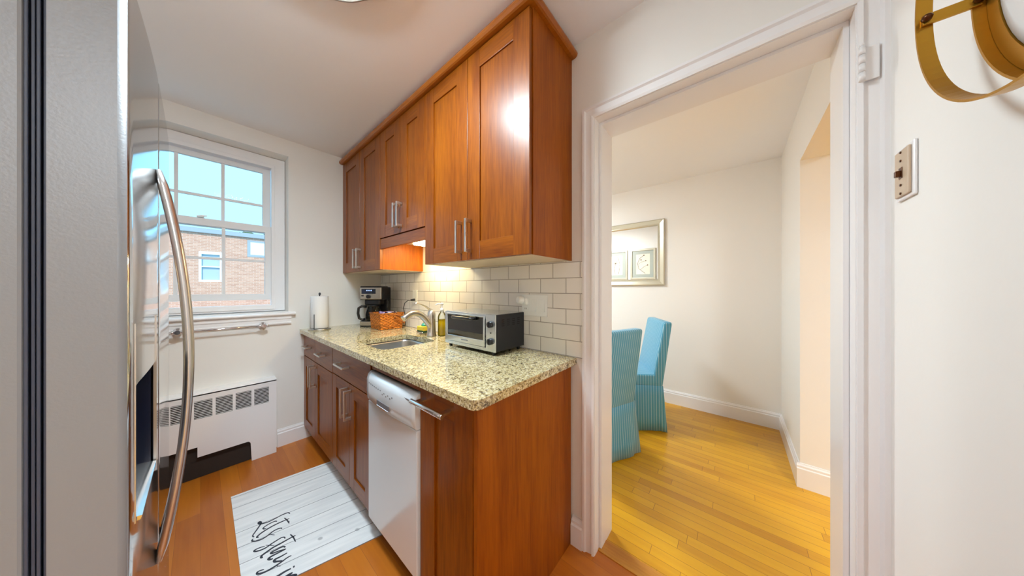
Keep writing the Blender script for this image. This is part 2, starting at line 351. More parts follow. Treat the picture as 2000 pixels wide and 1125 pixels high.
def extrude_profile(bm, prof, fn, t0, t1, caps=True):
    A = [bm.verts.new(fn(p[0], p[1], t0)) for p in prof]; B = [bm.verts.new(fn(p[0], p[1], t1)) for p in prof]; n = len(prof)
    for i in range(n): bm.faces.new((A[i], A[(i + 1) % n], B[(i + 1) % n], B[i]))
    if caps: bm.faces.new(A[::-1]); bm.faces.new(B)
def obj(name, bm, mat, parent=None, kind=None, label=None, bevel=0, seg=2, local=False, uvfn=None, subsurf=0):
    bmesh.ops.recalc_face_normals(bm, faces=bm.faces)
    me = bpy.data.meshes.new(name)
    pm = WM.get(parent.name, Matrix()) if parent else Matrix()
    if parent and not local: bm.transform(pm.inverted())
    if uvfn:
        lay = bm.loops.layers.uv.new('UVMap'); bm.normal_update()
        for f in bm.faces:
            for l in f.loops: l[lay].uv = uvfn(l.vert.co, f.normal)
    bm.to_mesh(me); bm.free()
    for mt in (mat if isinstance(mat, list) else [mat]): me.materials.append(mt)
    o = bpy.data.objects.new(name, me); COL.objects.link(o)
    if parent: o.parent = parent
    WM[o.name] = pm
    if bevel:
        md = o.modifiers.new('bevel', 'BEVEL'); md.width = bevel; md.segments = seg; md.limit_method = 'ANGLE'; md.angle_limit = .6; md.harden_normals = False
    if subsurf:
        md = o.modifiers.new('subsurf', 'SUBSURF'); md.levels = subsurf; md.render_levels = subsurf
    if kind: o['kind'] = kind
    if label: o['label'] = label
    return o
def thing(name, label, cat, loc=(0, 0, 0), rotz=0, group=None):
    o = bpy.data.objects.new(name, None); COL.objects.link(o); o.location = loc; o.rotation_euler = (0, 0, rotz)
    o.empty_display_size = .05
    WM[o.name] = Matrix.Translation(loc) @ Matrix.Rotation(rotz, 4, 'Z')
    o['label'] = label; o['category'] = cat
    if group: o['group'] = group
    return o
def tag(o, label, cat, group=None):
    o['label'] = label; o['category'] = cat
    if group: o['group'] = group
    return o
def pbox(name, mat, parent, *b6, **kw):
    bm = bm_new(); box(bm, *b6); return obj(name, bm, mat, parent, **kw)
def sbox(name, mat, *b6, **kw):
    bm = bm_new(); box(bm, *b6); return obj(name, bm, mat, None, kind='structure', **kw)
def arc(cx, cy, r, a0, a1, n=8): return [(cx + r * math.cos(math.radians(a0 + (a1 - a0) * i / n)), cy + r * math.sin(math.radians(a0 + (a1 - a0) * i / n))) for i in range(n + 1)]
YZ = lambda off: (lambda a, b, d: (d, a, b))
fnX = lambda a, b, d: (d, a, b)      # polygon in (y, z), thickness along x
fnY = lambda a, b, d: (a, d, b)      # polygon in (x, z), thickness along y
fnZ = lambda a, b, d: (a, b, d)      # polygon in (x, y), thickness along z

XW, YW, ZC = 1.196, 2.761, 2.451
XD0, XD1, YR, ZD = 1.375, 3.316, -.315, 2.416
XL = -.87
DY0, DY1, DZ = -.263, .504, 2.052     # doorway to the dining room

# ------------------------------------------------------------------ room shell
sbox('floor', M['floor'], XL - .1, XW + .03, -.6, YW + .1, -.1, 0)
sbox('floor_dining', M['floor_dining'], XW + .105, 5.2, -3.9, 4.5, -.1, 0)
sbox('trim_5', M['threshold'], XW + .03, XW + .105, DY0 - .3, DY1 + .3, -.1, .004, label='orange-brown wooden threshold between the two floors')
sbox('ceiling', M['ceiling'], XL - .1, XW + .1, -.6, YW + .1, ZC, ZC + .15)
sbox('ceiling_dining', M['ceiling'], XD0 - .17, 5.2, -.45, 4.5, ZD, ZD + .2)
sbox("ceiling_hall", M["ceiling"], -1.9, 5.2, -3.9, -.45, ZD, ZD + .2)

bm = bm_new()
plate(bm, [(-.6, 0), (DY0, 0), (DY0, DZ), (DY1, DZ), (DY1, 0), (4.5, 0), (4.5, 2.6), (-.6, 2.6)], [], fnX, XW, XD0)
obj('wall_right', bm, M['wall'], kind='structure')
bm = bm_new()
plate(bm, rect(XL - .1, XW + .05, -.05, 2.6), [rect(-.46, .46, 1.065, 2.32)], fnY, YW, YW + .22)
obj('wall_back', bm, M['wall'], kind='structure')
sbox('wall_left', M['wall'], XL - .12, XL, -.6, YW + .2, 0, 2.6)
bm = bm_new()
plate(bm, [(XL - .1, 0), (XL + .03, 0), (XL + .03, 2.12), (.16, 2.12), (.16, 0), (1.55, 0), (1.55, 2.06), (2.45, 2.06), (2.45, 0), (XD1 + .1, 0), (XD1 + .1, 2.6), (XL - .1, 2.6)], [], fnY, YR - .155, YR)
obj('wall_front', bm, M['wall_dining'], kind='structure')
sbox('wall_dining_far', M['wall_dining'], XD1, XD1 + .12, YR - .155, 4.5, 0, 2.6)
bm = bm_new()
plate(bm, rect(XD0 - .1, XD1 + .1, 0, 2.6), [rect(1.7, 3.0, .95, 2.1)], fnY, 4.0, 4.15)
obj('wall_dining_left', bm, M['wall_dining'], kind='structure')
portal((2.35, 4.16, 1.525), (-PI / 2, 0, 0), 1.3, 1.15)
sbox('wall_hall_front', M['wall_dining'], -1.9, 5.2, -3.9, -3.78, 0, 2.6)
sbox('wall_hall_right', M['wall_dining'], 5.0, 5.12, -3.9, -.4, 0, 2.6)
sbox('wall_hall_left', M['wall_dining'], -1.9, -1.78, -3.9, -.4, 0, 2.6)
sbox('wall_hall_back', M['wall_dining'], XD1 + .12, 5.2, -.47, -.35, 0, 2.6)
sbox('floor_hall', M['floor_dining'], -1.9, XW + .105, -3.9, -.6, -.1, 0)

# baseboards: profile (out, z)
def baseboard(name, x0, y0, x1, y1, nx, ny, h=.135, t=.016, mat='trim'):
    prof = [(0, 0), (t, 0), (t, h - .032), (t * .72, h - .026), (t * .72, h - .014), (t * .4, h - .006), (t * .3, h), (0, h)]
    bm = bm_new()
    fn = lambda a, b, d: (x0 + (x1 - x0) * d + nx * a, y0 + (y1 - y0) * d + ny * a, b)
    extrude_profile(bm, prof, fn, 0, 1)
    return obj(name, bm, M[mat], kind='structure')
baseboard('baseboard_back', .39, YW, .62, YW, 0, -1)
baseboard('baseboard_right', XW, .557, XW, .6145, -1, 0, h=.13, t=.026)
baseboard('baseboard_dining_far', XD1, YR, XD1, 4.0, -1, 0, h=.142)
baseboard('baseboard_dining_front', 2.45, YR, XD1, YR, 0, 1, h=.142)
baseboard('baseboard_pier', 2.45, YR - .171, 2.45, YR + .016, -1, 0, h=.150)
baseboard('baseboard_hall', 2.434, YR - .155, 4.9, YR - .155, 0, -1, h=.15)
baseboard('baseboard_front', .16, YR, XW, YR, 0, 1)

# door casing, jamb and stop: three nested profile strips around the opening
def casing():
    # profile: distance from the opening edge (w), projection from wall (p)
    prof = [(-.002, 0), (-.002, .012), (.008, .016), (.011, .008), (.036, .012), (.042, .020), (.052, .020), (.056, 0)]
    x = XW
    for nm, sgn, y in (('trim_1', 1, DY1), ('trim_2', -1, DY0)):
        bm = bm_new()
        A = []
        for w, p in prof:
            lo = (x - p, y + sgn * w, 0); hi = (x - p, y + sgn * w, DZ + w)
            A.append((bm.verts.new(lo), bm.verts.new(hi)))
        for i in range(len(A)):
            a, c = A[i], A[(i + 1) % len(A)]; bm.faces.new((a[0], c[0], c[1], a[1]))
        bm.faces.new([a[0] for a in A]); bm.faces.new([a[1] for a in A][::-1])
        obj(nm, bm, M['trim'], kind='structure', label='white moulded door casing upright ' + ('beside the counter' if sgn == 1 else 'beside the light switch'))
    bm = bm_new(); A = []
    for w, p in prof:
        A.append((bm.verts.new((x - p, DY0 - w, DZ + w)), bm.verts.new((x - p, DY1 + w, DZ + w))))
    for i in range(len(A)):
        a, c = A[i], A[(i + 1) % len(A)]; bm.faces.new((a[0], c[0], c[1], a[1]))
    bm.faces.new([a[0] for a in A]); bm.faces.new([a[1] for a in A][::-1])
    obj('trim_3', bm, M['trim'], kind='structure', label='white moulded head casing over the doorway')
casing()
bm = bm_new()
def ushape(i, o): return [(DY0 + i, 0), (DY0 + i, DZ - i), (DY1 - i, DZ - i), (DY1 - i, 0), (DY1 - o, 0), (DY1 - o, DZ - o), (DY0 + o, DZ - o), (DY0 + o, 0)]
plate(bm, ushape(.004, -.001), [], fnX, XW - .006, XD0 + .006)
plate(bm, ushape(.016, .0045), [], fnX, XW + .045, XD0 + .004)
obj('door_1', bm, M['trim'], kind='structure', label='white painted jamb of the open doorway')

# ------------------------------------------------------------------ window
WY = YW + .14
w1 = thing('window_1', 'white double-hung window over the radiator', 'window', (0, YW, 1.065)); w1['kind'] = 'structure'; del w1['category']
bm = bm_new()
plate(bm, rect(-.458, .458, 1.07, 2.318), [rect(-.378, .378, 1.118, 2.235)], fnY, WY - .015, WY + .07)
obj('window_frame', bm, M['trim'], w1, bevel=.003)
bm = bm_new()   # stop beads
plate(bm, rect(-.392, .392, 1.085, 2.255), [rect(-.372, .372, 1.12, 2.228)], fnY, WY - .028, WY - .015)
obj('window_bead', bm, M['trim'], w1, bevel=.002)
bm = bm_new()
plate(bm, rect(-.374, .374, 1.70, 2.228), [rect(-.326, .326, 1.757, 2.19)], fnY, WY + .032, WY + .062)
up = obj('upper_sash', bm, M['sash'], w1, bevel=.002)
bm = bm_new()
for x in (-.109, .109): box(bm, x - .009, x + .009, WY + .037, WY + .052, 1.757, 2.19)
box(bm, -.326, .326, WY + .038, WY + .053, 1.925 - .009, 1.925 + .009)
obj('muntin', bm, M['sash'], up)
pbox('pane', M['glass'], up, -.326, .326, WY + .044, WY + .047, 1.757, 2.19)
bm = bm_new()
plate(bm, rect(-.376, .376, 1.162, 1.755), [rect(-.336, .336, 1.208, 1.703)], fnY, WY - .004, WY + .028)
lo = obj('lower_sash', bm, M['sash'], w1, bevel=.002)
bm = bm_new()
for x in (-.111, .111): box(bm, x - .009, x + .009, WY + .001, WY + .018, 1.208, 1.703)
box(bm, -.336, .336, WY + .002, WY + .019, 1.461, 1.479)
obj('muntin', bm, M['sash'], lo)
pbox('pane', M['glass'], lo, -.336, .336, WY + .010, WY + .013, 1.208, 1.703)
bm = bm_new(); cyl(bm, (0, WY - .002, 1.757), (0, WY - .002, 1.768), .018); box(bm, -.004, .03, WY - .014, WY + .002, 1.766, 1.774)
obj('sash_lock', bm, M['white_plastic'], lo)
bm = bm_new()
extrude_profile(bm, [(YW + .13, 1.066), (YW - .028, 1.062), (YW - .040, 1.056), (YW - .042, 1.046), (YW - .036, 1.038), (YW + .13, 1.036)], lambda a, b, d: (d, a, b), -.5, .5)
obj('window_sill', bm, M['trim'], w1, bevel=.002)
bm = bm_new()
extrude_profile(bm, [(YW, 1.038), (YW - .020, 1.038), (YW - .022, 1.012), (YW - .016, 1.006), (YW - .016, .985), (YW - .022, .978), (YW - .018, .968), (YW, .966)], lambda a, b, d: (d, a, b), -.475, .475)
obj('window_apron', bm, M['trim'], w1)

# ------------------------------------------------------------------ outside
FY = 20.0
bld = thing('apartment_building', 'sunlit brick building with white windows seen through the kitchen window', 'building', (0, FY, -6))
bm = bm_new()
wins = [(-.06, .72, 1.58, 3.08), (-2.9, -2.15, 1.58, 3.08), (3.6, 4.38, 1.58, 3.08), (-.06, .72, -1.7, -.2), (-2.9, -2.15, -1.7, -.2), (3.6, 4.38, -1.7, -.2), (-6.5, -5.7, 1.58, 3.08), (-6.5, -5.7, -1.7, -.2)]
plate(bm, rect(-14, 14, -6, 4.0), [rect(*w) for w in wins], fnY, FY, FY + .3)
obj('wall', bm, M['brick'], bld)
pbox('coping', M['coping'], bld, -14.1, 14.1, FY - .12, FY + 6, 3.98, 4.2)
pbox('rear_block', M['brick'], bld, -14, 14, FY + .3, FY + 6, -6, 3.98)
for w in wins:
    bm = bm_new(); plate(bm, rect(*w), [rect(w[0] + .09, w[1] - .09, w[2] + .1, (w[2] + w[3]) / 2 - .03), rect(w[0] + .09, w[1] - .09, (w[2] + w[3]) / 2 + .03, w[3] - .14)], fnY, FY + .0, FY + .08)
    f = obj('window', bm, M['facade_white'], bld)
    pbox('pane', M['pane_out'], f, w[0] + .09, w[1] - .09, FY + .1, FY + .12, w[2] + .1, w[3] - .1)
bm = bm_new(); plate(bm, rect(1.62, 2.6, 2.95, 3.85), [rect(1.74, 2.48, 3.07, 3.75)], fnY, FY - .02, FY + .1)
f = obj('window', bm, M['coping'], bld, label='grey framed window near the roof line')
pbox('pane', M['facade_white'], f, 1.74, 2.48, FY - .01, FY, 3.07, 3.75)
sbox('ground', M['ground'], -60, 60, 6, 80, -6.2, -6.0)
def blob_tree(name, label, x, y, z, sc):
    t_ = thing(name, label, 'tree', (x, y, -6), group='trees behind the brick building')
    bm = bm_new()
    for k in range(14):
        c = Vector((x + random.uniform(-1, 1) * sc, y + random.uniform(-.5, .5) * sc, z + random.uniform(-.35, .35) * sc)); r = random.uniform(.3, .55) * sc
        v = bmesh.ops.create_icosphere(bm, subdivisions=2, radius=r)['verts']
        for q in v: q.co = c + q.co * random.uniform(.85, 1.15)
    obj('foliage', bm, M['leaf'], t_)
    bm = bm_new(); cyl(bm, (x, y, -6), (x, y, z), .18); obj('trunk', bm, M['copper'], t_)
blob_tree('leafy_tree', 'dark treetop just above the grey roof edge outside', 2.9, 29.0, 5.0, 1.0)

# ------------------------------------------------------------------ lamps
def dome(name, label, cat, x, y, z, mat, r=.16, pan=None, depth=.088):
    pan = pan or r + .012
    t_ = thing(name, label, cat, (x, y, z))
    bm = bm_new(); lathe(bm, [(0, 0), (pan, 0), (pan, -.010), (pan - .006, -.016), (r + .006, -.018), (r + .004, -.062), (r - .003, -.063), (r - .012, -.03), (0, -.03)], x, y, z, 48); obj('mounting_rim', bm, M['nickel'], t_)
    bm = bm_new(); lathe(bm, [(r - .006, -.045)] + [((r - .006) * math.cos(a), -.05 - (depth - .05) * math.sin(a)) for a in [PI / 2 * i / 8 for i in range(1, 8)]] + [(0, -depth)], x, y, z); obj('glass_shade', bm, mat, t_)
dome('ceiling_light', 'round flush ceiling light with frosted dome over the kitchen floor', 'ceiling light', .24, 1.04, ZC, M['lamp_glass'], .19, pan=.236, depth=.10)
dome('ceiling_light', 'added unseen ceiling light brightening the dining room from behind the wall', 'ceiling light', 2.25, 1.9, ZD, M['fill_glow_dining'], .2)  # added out of view as fill light for the dining room
dome('ceiling_light', 'added unseen ceiling light brightening the hall beyond the opening', 'ceiling light', 3.0, -1.9, ZD, M['fill_glow_hall'], .2)  # added out of view so the hall past the opening looks bright
dome('ceiling_light', 'large added unseen ceiling light in the hall, brightening the kitchen from behind', 'ceiling light', -.2, -1.7, ZD, M['fill_glow_hall'], .3)  # added behind the camera for broad soft light into the kitchen

# ------------------------------------------------------------------ cabinet pieces
def shaker(name, parent, xf, y0, y1, z0, z1, st=.085, rail=.085, th=.02, label=None):
    """door whose front face lies at x = xf - th (facing -x)"""
    g = .0015
    y0 += g; y1 -= g; z0 += g; z1 -= g; rec = .007
    f0, f1 = xf - th, xf
    bm = bm_new(); box(bm, f0 + rec, f1 - .001, y0 + .004, y1 - .004, z0 + .004, z1 - .004)
    d = obj(name, bm, M['door'], parent, label=label)
    for a, b_ in ((y0, y0 + st), (y1 - st, y1)): pbox('stile', M['door'], d, f0, f1, a, b_, z0, z1, bevel=.0012)
    for a, b_ in ((z0, z0 + rail), (z1 - rail, z1)): pbox('rail', M['door_h'], d, f0 + .0003, f1, y0 + st, y1 - st, a, b_, bevel=.0008)
    return d
def slab(name, parent, xf, y0, y1, z0, z1, th=.02):
    bm = bm_new(); g = .0015; box(bm, xf - th, xf, y0 + g, y1 - g, z0 + g, z1 - g)
    return obj(name, bm, M['door_h'], parent, bevel=.0015)
def handle(parent, xf, y, z, L, vert=True, out=.034, w=.011, name='handle'):
    bm = bm_new(); h = L / 2
    if vert:
        box(bm, xf - out - .006, xf - out + .003, y - w / 2, y + w / 2, z - h, z + h)
        for s in (-1, 1):
            zc = z + s * (h - .008); box(bm, xf - out + .002, xf - .0005, y - w / 2, y + w / 2, zc - .008, zc + .008)
    else:
        box(bm, xf - out - .006, xf - out + .003, y - h, y + h, z - w / 2, z + w / 2)
        for s in (-1, 1):
            yc = y + s * (h - .008); box(bm, xf - out + .002, xf - .0005, yc - .008, yc + .008, z - w / 2, z + w / 2)
    return obj(name, bm, M['nickel'], parent, bevel=.0015)

# upper cabinets ----------------------------------------------------
UX, UZ0, UZ1 = .867, 1.39, 2.385        # carcass front plane, bottom, top
def upper(label, y0, y1, z0, split, hz, ends=(), zdoor=None):
    c = thing('wall_cabinet', label, 'cabinet', (XW, (y0 + y1) / 2, z0), group='wood wall cabinets')
    pbox('body', M['panel'], c, UX, XW - .001, y0 + .0005, y1 - .0005, z0 + .003, UZ1)
    pbox('underside', M['carcass_under'], c, UX + .004, XW - .004, y0 + .004, y1 - .004, z0, z0 + .003)
    zd = z0 if zdoor is None else zdoor
    d1 = shaker('door', c, UX, y0, split, zd, UZ1 - .002); d2 = shaker('door', c, UX, split, y1, zd, UZ1 - .002)
    handle(d1, UX - .02, split - .026, hz, .16); handle(d2, UX - .02, split + .026 + (0.02 if hz < 1.52 else 0), hz, .16)
    return c
ca = upper('tall wood wall cabinet nearest the doorway, its end panel in full view', .624, 1.383, 1.39, 1.003, 1.506)
pbox('end_panel', M['panel'], ca, UX - .001, XW - .0015, .620, .6245, 1.3895, UZ1 + .001)
cb_ = upper('short wood wall cabinet over the sink with valance below', 1.383, 1.981, 1.60, 1.682, 1.732, zdoor=1.616)
bm = bm_new(); box(bm, UX - .018, UX + .002, 1.385, 1.979, 1.540, 1.610)
obj('valance', bm, M['door_h'], cb_, bevel=.001)
upper('tall wood wall cabinet in the corner by the window wall', 1.981, YW - .003, 1.39, 2.36, 1.497)

# crown moulding over all three cabinets
bm = bm_new()
zt = ZC - .001; zb = UZ1 + .0015
prof = [(0.03, zb), (-.012, zb)] + [(-.016 - .016 * math.sin(math.radians(a_)), zb + .018 - .018 * math.cos(math.radians(a_))) for a_ in range(0, 181, 30)] + [(-.004, zb + .037), (-.004, zt), (.03, zt)]
# front run with a mitred return on the right end
def crown_pts(p, z):
    return ((UX - .02 + p, YW - .003), (UX - .02 + p, .620 + p), (XW - .002, .620 + p))
P3 = [[bm.verts.new((x, y, z)) for (x, y) in crown_pts(p, z)] for p, z in prof]
for i in range(len(P3)):
    a, c = P3[i], P3[(i + 1) % len(P3)]
    for k in (0, 1): bm.faces.new((a[k], a[k + 1], c[k + 1], c[k]))
bm.faces.new([p[0] for p in P3]); bm.faces.new([p[2] for p in P3][::-1])
tag(obj('crown_moulding', bm, M['crown']), 'long wood crown moulding running along the cabinet tops at the ceiling', 'moulding')

# under-cabinet light
ul = thing('under_cabinet_light', 'small glowing light under the short cabinet over the sink', 'light', (1.05, 1.68, 1.60))
bm = bm_new(); box(bm, 1.0, 1.11, 1.54, 1.82, 1.585, 1.5995); obj('housing', bm, M['white_plastic'], ul, bevel=.003)
bm = bm_new(); box(bm, 1.01, 1.10, 1.555, 1.805, 1.571, 1.5855); obj('lens', bm, M['under_glow'], ul, bevel=.003)

# base cabinets -----------------------------------------------------
BX = .58                                # carcass front plane, door fronts at .56
def base_body(c, y0, y1):
    bm = bm_new(); box(bm, BX, XW - .001, y0 + .0005, y0 + .018, .10, .879); box(bm, BX, XW - .001, y1 - .018, y1 - .0005, .10, .879)
    box(bm, BX, XW - .001, y0 + .018, y1 - .018, .10, .118); box(bm, BX, BX + .018, y0 + .018, y1 - .018, .845, .879)
    box(bm, XW - .012, XW - .001, y0 + .018, y1 - .018, .118, .879)
    obj('body', bm, M['carcass'], c)
    pbox('toe_board', M['carcass'], c, BX + .045, BX + .06, y0, y1, 0.0005, .10)
c1 = thing('base_cabinet', 'wood base cabinet with two small drawers beside the window wall', 'cabinet', (BX, 2.39, 0), group='wood base cabinets')
base_body(c1, 2.022, YW - .003)
s1 = 2.43
for (a, b_) in ((s1, YW - .004), (2.024, s1)):
    d = slab('drawer', c1, BX, a, b_, .695, .872); handle(d, BX - .02, (a + b_) / 2 + .0, .785, .13, vert=False)
d = shaker('door', c1, BX, s1, YW - .004, .10, .692, .07, .075); handle(d, BX - .02, s1 + .028, .585, .16)
d = shaker('door', c1, BX, 2.024, s1, .10, .692, .07, .075); handle(d, BX - .02, s1 - .028, .585, .16)
c2 = thing('base_cabinet', 'wood sink base cabinet with one wide false drawer beside the dishwasher', 'cabinet', (BX, 1.72, 0), group='wood base cabinets')
base_body(c2, 1.418, 2.022)
d = slab('drawer_front', c2, BX, 1.418, 2.020, .700, .872); handle(d, BX - .02, 1.79, .790, .16, vert=False)
s2 = 1.715
d = shaker('door', c2, BX, s2, 2.020, .10, .697, .07, .075); handle(d, BX - .02, s2 + .030, .585, .17)
d = shaker('door', c2, BX, 1.418, s2, .10, .697, .07, .075); handle(d, BX - .02, s2 - .030, .585, .17)
c3 = thing('base_cabinet', 'narrow wood base cabinet with orange end panel at the counter end', 'cabinet', (BX, .79, 0), group='wood base cabinets')
base_body(c3, .634, .950)
pbox('end_panel', M['panel'], c3, BX - .020, XW - .018, .616, .634, .0005, .879, bevel=.001)
d = shaker('door', c3, BX, .636, .948, .10, .872, .095, .08)
# towel-bar style pull: round bar on two flat posts
bm = bm_new()
hz = .828
cyl(bm, (BX - .067, .935, hz), (BX - .067, .735, hz), .0085, 16)
for y in (.905, .755): box(bm, BX - .066, BX - .0205, y - .012, y + .012, hz - .004, hz + .004)
obj('handle', bm, M['chrome'], d, bevel=.001)

# dishwasher --------------------------------------------------------
dw = thing('dishwasher', 'narrow white built-in dishwasher between the sink cabinet and the end cabinet', 'dishwasher', (.6, 1.184, 0))
y0, y1 = .953, 1.415
bm = bm_new(); box(bm, .575, XW - .02, y0, y1, .09, .838); obj('body', bm, M['black'], dw)
bm = bm_new(); box(bm, .548, .575, y0, y1, .10, .690); obj('door', bm, M['dishwasher'], dw, bevel=.004, seg=3)
bm = bm_new()
# bulged control fascia: profile in (x, z) varying over y
ny = 16; rows = []
for j in range(ny + 1):
    y = y0 + (y1 - y0) * j / ny; s = math.sin(PI * j / ny); bx = .547 - .004 - .014 * s
    rows.append([(.575, .694), (.549, .694), (bx + .002, .700), (bx - .002, .74), (bx - .002, .80), (bx + .004, .822), (bx + .014, .833), (.575, .838)])
V = [[bm.verts.new((p[0], y0 + (y1 - y0) * j / ny, p[1])) for p in r_] for j, r_ in enumerate(rows)]
for a, c in zip(V, V[1:]):
    for k in range(8):
        f = bm.faces.new((a[k], a[(k + 1) % 8], c[(k + 1) % 8], c[k])); f.smooth = k not in (7,)
bm.faces.new(V[0]); bm.faces.new(V[-1][::-1])
fa = obj('control_panel', bm, M['dishwasher'], dw)
bm = bm_new(); box(bm, .5255, .545, 1.145, 1.265, .716, .738); obj('handle_pocket', bm, M['grey_mark'], fa)
bm = bm_new(); extrude_profile(bm, [(.524, .716), (.545, .716), (.545, .728)], lambda a, b, d: (a, d, b), 1.147, 1.263); obj('pocket_lip', bm, M['dishwasher'], fa)
bm = bm_new()
bulge = lambda y: .541 - .014 * math.sin(PI * (y - y0) / (y1 - y0))
for k in range(7): yy = 1.375 - .024 * k; box(bm, bulge(yy) - .0005, bulge(yy) + .003, yy - .004, yy + .004, .785, .790)
for k in range(6):
    yy = 1.21 - .018 * k; zz = .772 + .008 * (k % 2); box(bm, bulge(yy) - .0005, bulge(yy) + .003, yy - .0035, yy + .0035, zz, zz + .006)
box(bm, bulge(1.0) - .0005, bulge(1.0) + .003, .975, 1.035, .803, .808)
obj('button_marks', bm, M['grey_mark'], fa, kind='stuff')
bm = bm_new(); box(bm, .60, .615, y0, y1, .0005, .089); obj('kick_plate', bm, M['black'], dw)
bm = bm_new(); box(bm, .566, .58, .951, 1.417, .842, .8795)
tag(obj('filler_strip', bm, M['door_h'], bevel=.001), 'thin dark wood strip between dishwasher top and granite', 'trim strip')

# countertop, sink, faucet -----------------------------------------
ZT = .912
bm = bm_new()
r = .028; cx0, cy0 = .532, .594
outer = [(XW - .0005, cy0), (XW - .0005, YW - .001), (cx0, YW - .001)] + arc(cx0 + r, cy0 + r, r, 180, 270, 8)
sx0, sx1, sy0, sy1 = .645, .99, 1.475, 1.865; rr = .045
hole = arc(sx0 + rr, sy0 + rr, rr, 180, 270, 6) + arc(sx1 - rr, sy0 + rr, rr, 270, 360, 6) + arc(sx1 - rr, sy1 - rr, rr, 0, 90, 6) + arc(sx0 + rr, sy1 - rr, rr, 90, 180, 6)
plate(bm, outer, [hole], fnZ, .880, ZT)
tag(obj('countertop', bm, M['granite'], bevel=.006, seg=3), 'speckled beige granite countertop with a sink cut-out', 'countertop')
snk = thing('sink', 'stainless steel undermount sink set in the granite', 'sink', ((sx0 + sx1) / 2, (sy0 + sy1) / 2, .70))
bm = bm_new()
def rring(ins, z, rad):
    a0, a1, b0, b1 = sx0 + ins, sx1 - ins, sy0 + ins, sy1 - ins
    return [bm.verts.new((p[0], p[1], z)) for p in arc(a0 + rad, b0 + rad, rad, 180, 270, 6) + arc(a1 - rad, b0 + rad, rad, 270, 360, 6) + arc(a1 - rad, b1 - rad, rad, 0, 90, 6) + arc(a0 + rad, b1 - rad, rad, 90, 180, 6)]
R_ = [rring(-.02, .8785, .06), rring(-.004, .8785, .048), rring(-.002, .86, .05), rring(.004, .74, .055), rring(.012, .715, .06), rring(.035, .703, .06), rring(.12, .700, .05)]
for a, c in zip(R_, R_[1:]):
    for k in range(len(a)):
        f = bm.faces.new((a[k], a[(k + 1) % len(a)], c[(k + 1) % len(a)], c[k])); f.smooth = True
bm.faces.new(R_[-1])
obj('basin', bm, M['steel_sink'], snk)
bm = bm_new(); lathe(bm, [(.0, .004), (.03, .004), (.042, .006), (.044, .0005)], (sx0 + sx1) / 2, (sy0 + sy1) / 2, .700, 24); obj('drain', bm, M['chrome'], snk)

fc = thing('faucet', 'brushed nickel kitchen faucet with arched spout behind the sink', 'faucet', (1.066, 1.655, ZT))
fx, fy = 1.066, 1.655
bm = bm_new(); lathe(bm, [(0, 0), (.034, 0), (.035, .004), (.031, .012), (.029, .05), (.028, .12), (.028, .150), (.026, .172), (.016, .183), (0, .186)], fx, fy, ZT, 28)
obj('body', bm, M['nickel'], fc)
bm = bm_new()
sp_ = [(0, .055, .020), (-.022, .092, .0205), (-.05, .128, .020), (-.08, .155, .019), (-.112, .171, .018), (-.145, .173, .0165), (-.175, .163, .016), (-.200, .147, .0165), (-.212, .138, .017)]
tube(bm, [(fx + p[0], fy, ZT + p[1]) for p in sp_], [p[2] * 1.18 for p in sp_], 16)
obj('spout', bm, M['nickel'], fc)
bm = bm_new()
lv = [(.0, .178, (.014, .014)), (-.02, .196, (.016, .008)), (-.05, .216, (.017, .006)), (-.085, .232, (.014, .005)), (-.118, .240, (.010, .004)), (-.135, .240, (.006, .003))]
tube(bm, [(fx + p[0], fy, ZT + p[1]) for p in lv], [p[2] for p in lv], 14)
obj('lever', bm, M['chrome'], fc)

# backsplash tile
bm = bm_new()
plate(bm, [(.562, ZT + .0005), (YW - .001, ZT + .0005), (YW - .001, 1.3885), (.562, 1.3885)], [], fnX, XW - .008, XW)
o = obj('trim_4', bm, M['tile'], kind='structure', label='white subway tile backsplash above the granite counter')

# ------------------------------------------------------------------ counter things
def lathe_obj(name, prof, x, y, z, mat, parent=None, seg=32, **kw):
    bm = bm_new(); lathe(bm, prof, x, y, z, seg); return obj(name, bm, mat, parent, **kw)
# paper towel
px, py = .640, 2.635
pt = thing('paper_towel_holder', 'roll of white paper towel on a dark wire stand beside the window wall', 'paper towel holder', (px, py, ZT))
lathe_obj('base', [(0, 0), (.078, 0), (.080, .004), (.076, .009), (0, .010)], px, py, ZT, M['nickel'], pt)
lathe_obj('towel_roll', [(.02, .012), (.060, .012), (.062, .016), (.062, .272), (.060, .276), (.020, .276), (.020, .012)], px, py, ZT, M['paper'], pt)
bm = bm_new(); cyl(bm, (px, py, ZT + .008), (px, py, ZT + .288), .004, 10); lathe(bm, [(0, .284), (.008, .288), (.009, .296), (.004, .305), (0, .306)], px, py, ZT, 14); obj('rod', bm, M['black_matte'], pt)
bm = bm_new(); ax, ay = px - .050, py - .052; cyl(bm, (ax, ay, ZT + .008), (ax, ay, ZT + .13), .0028, 10); obj('tension_arm', bm, M['black_matte'], pt)

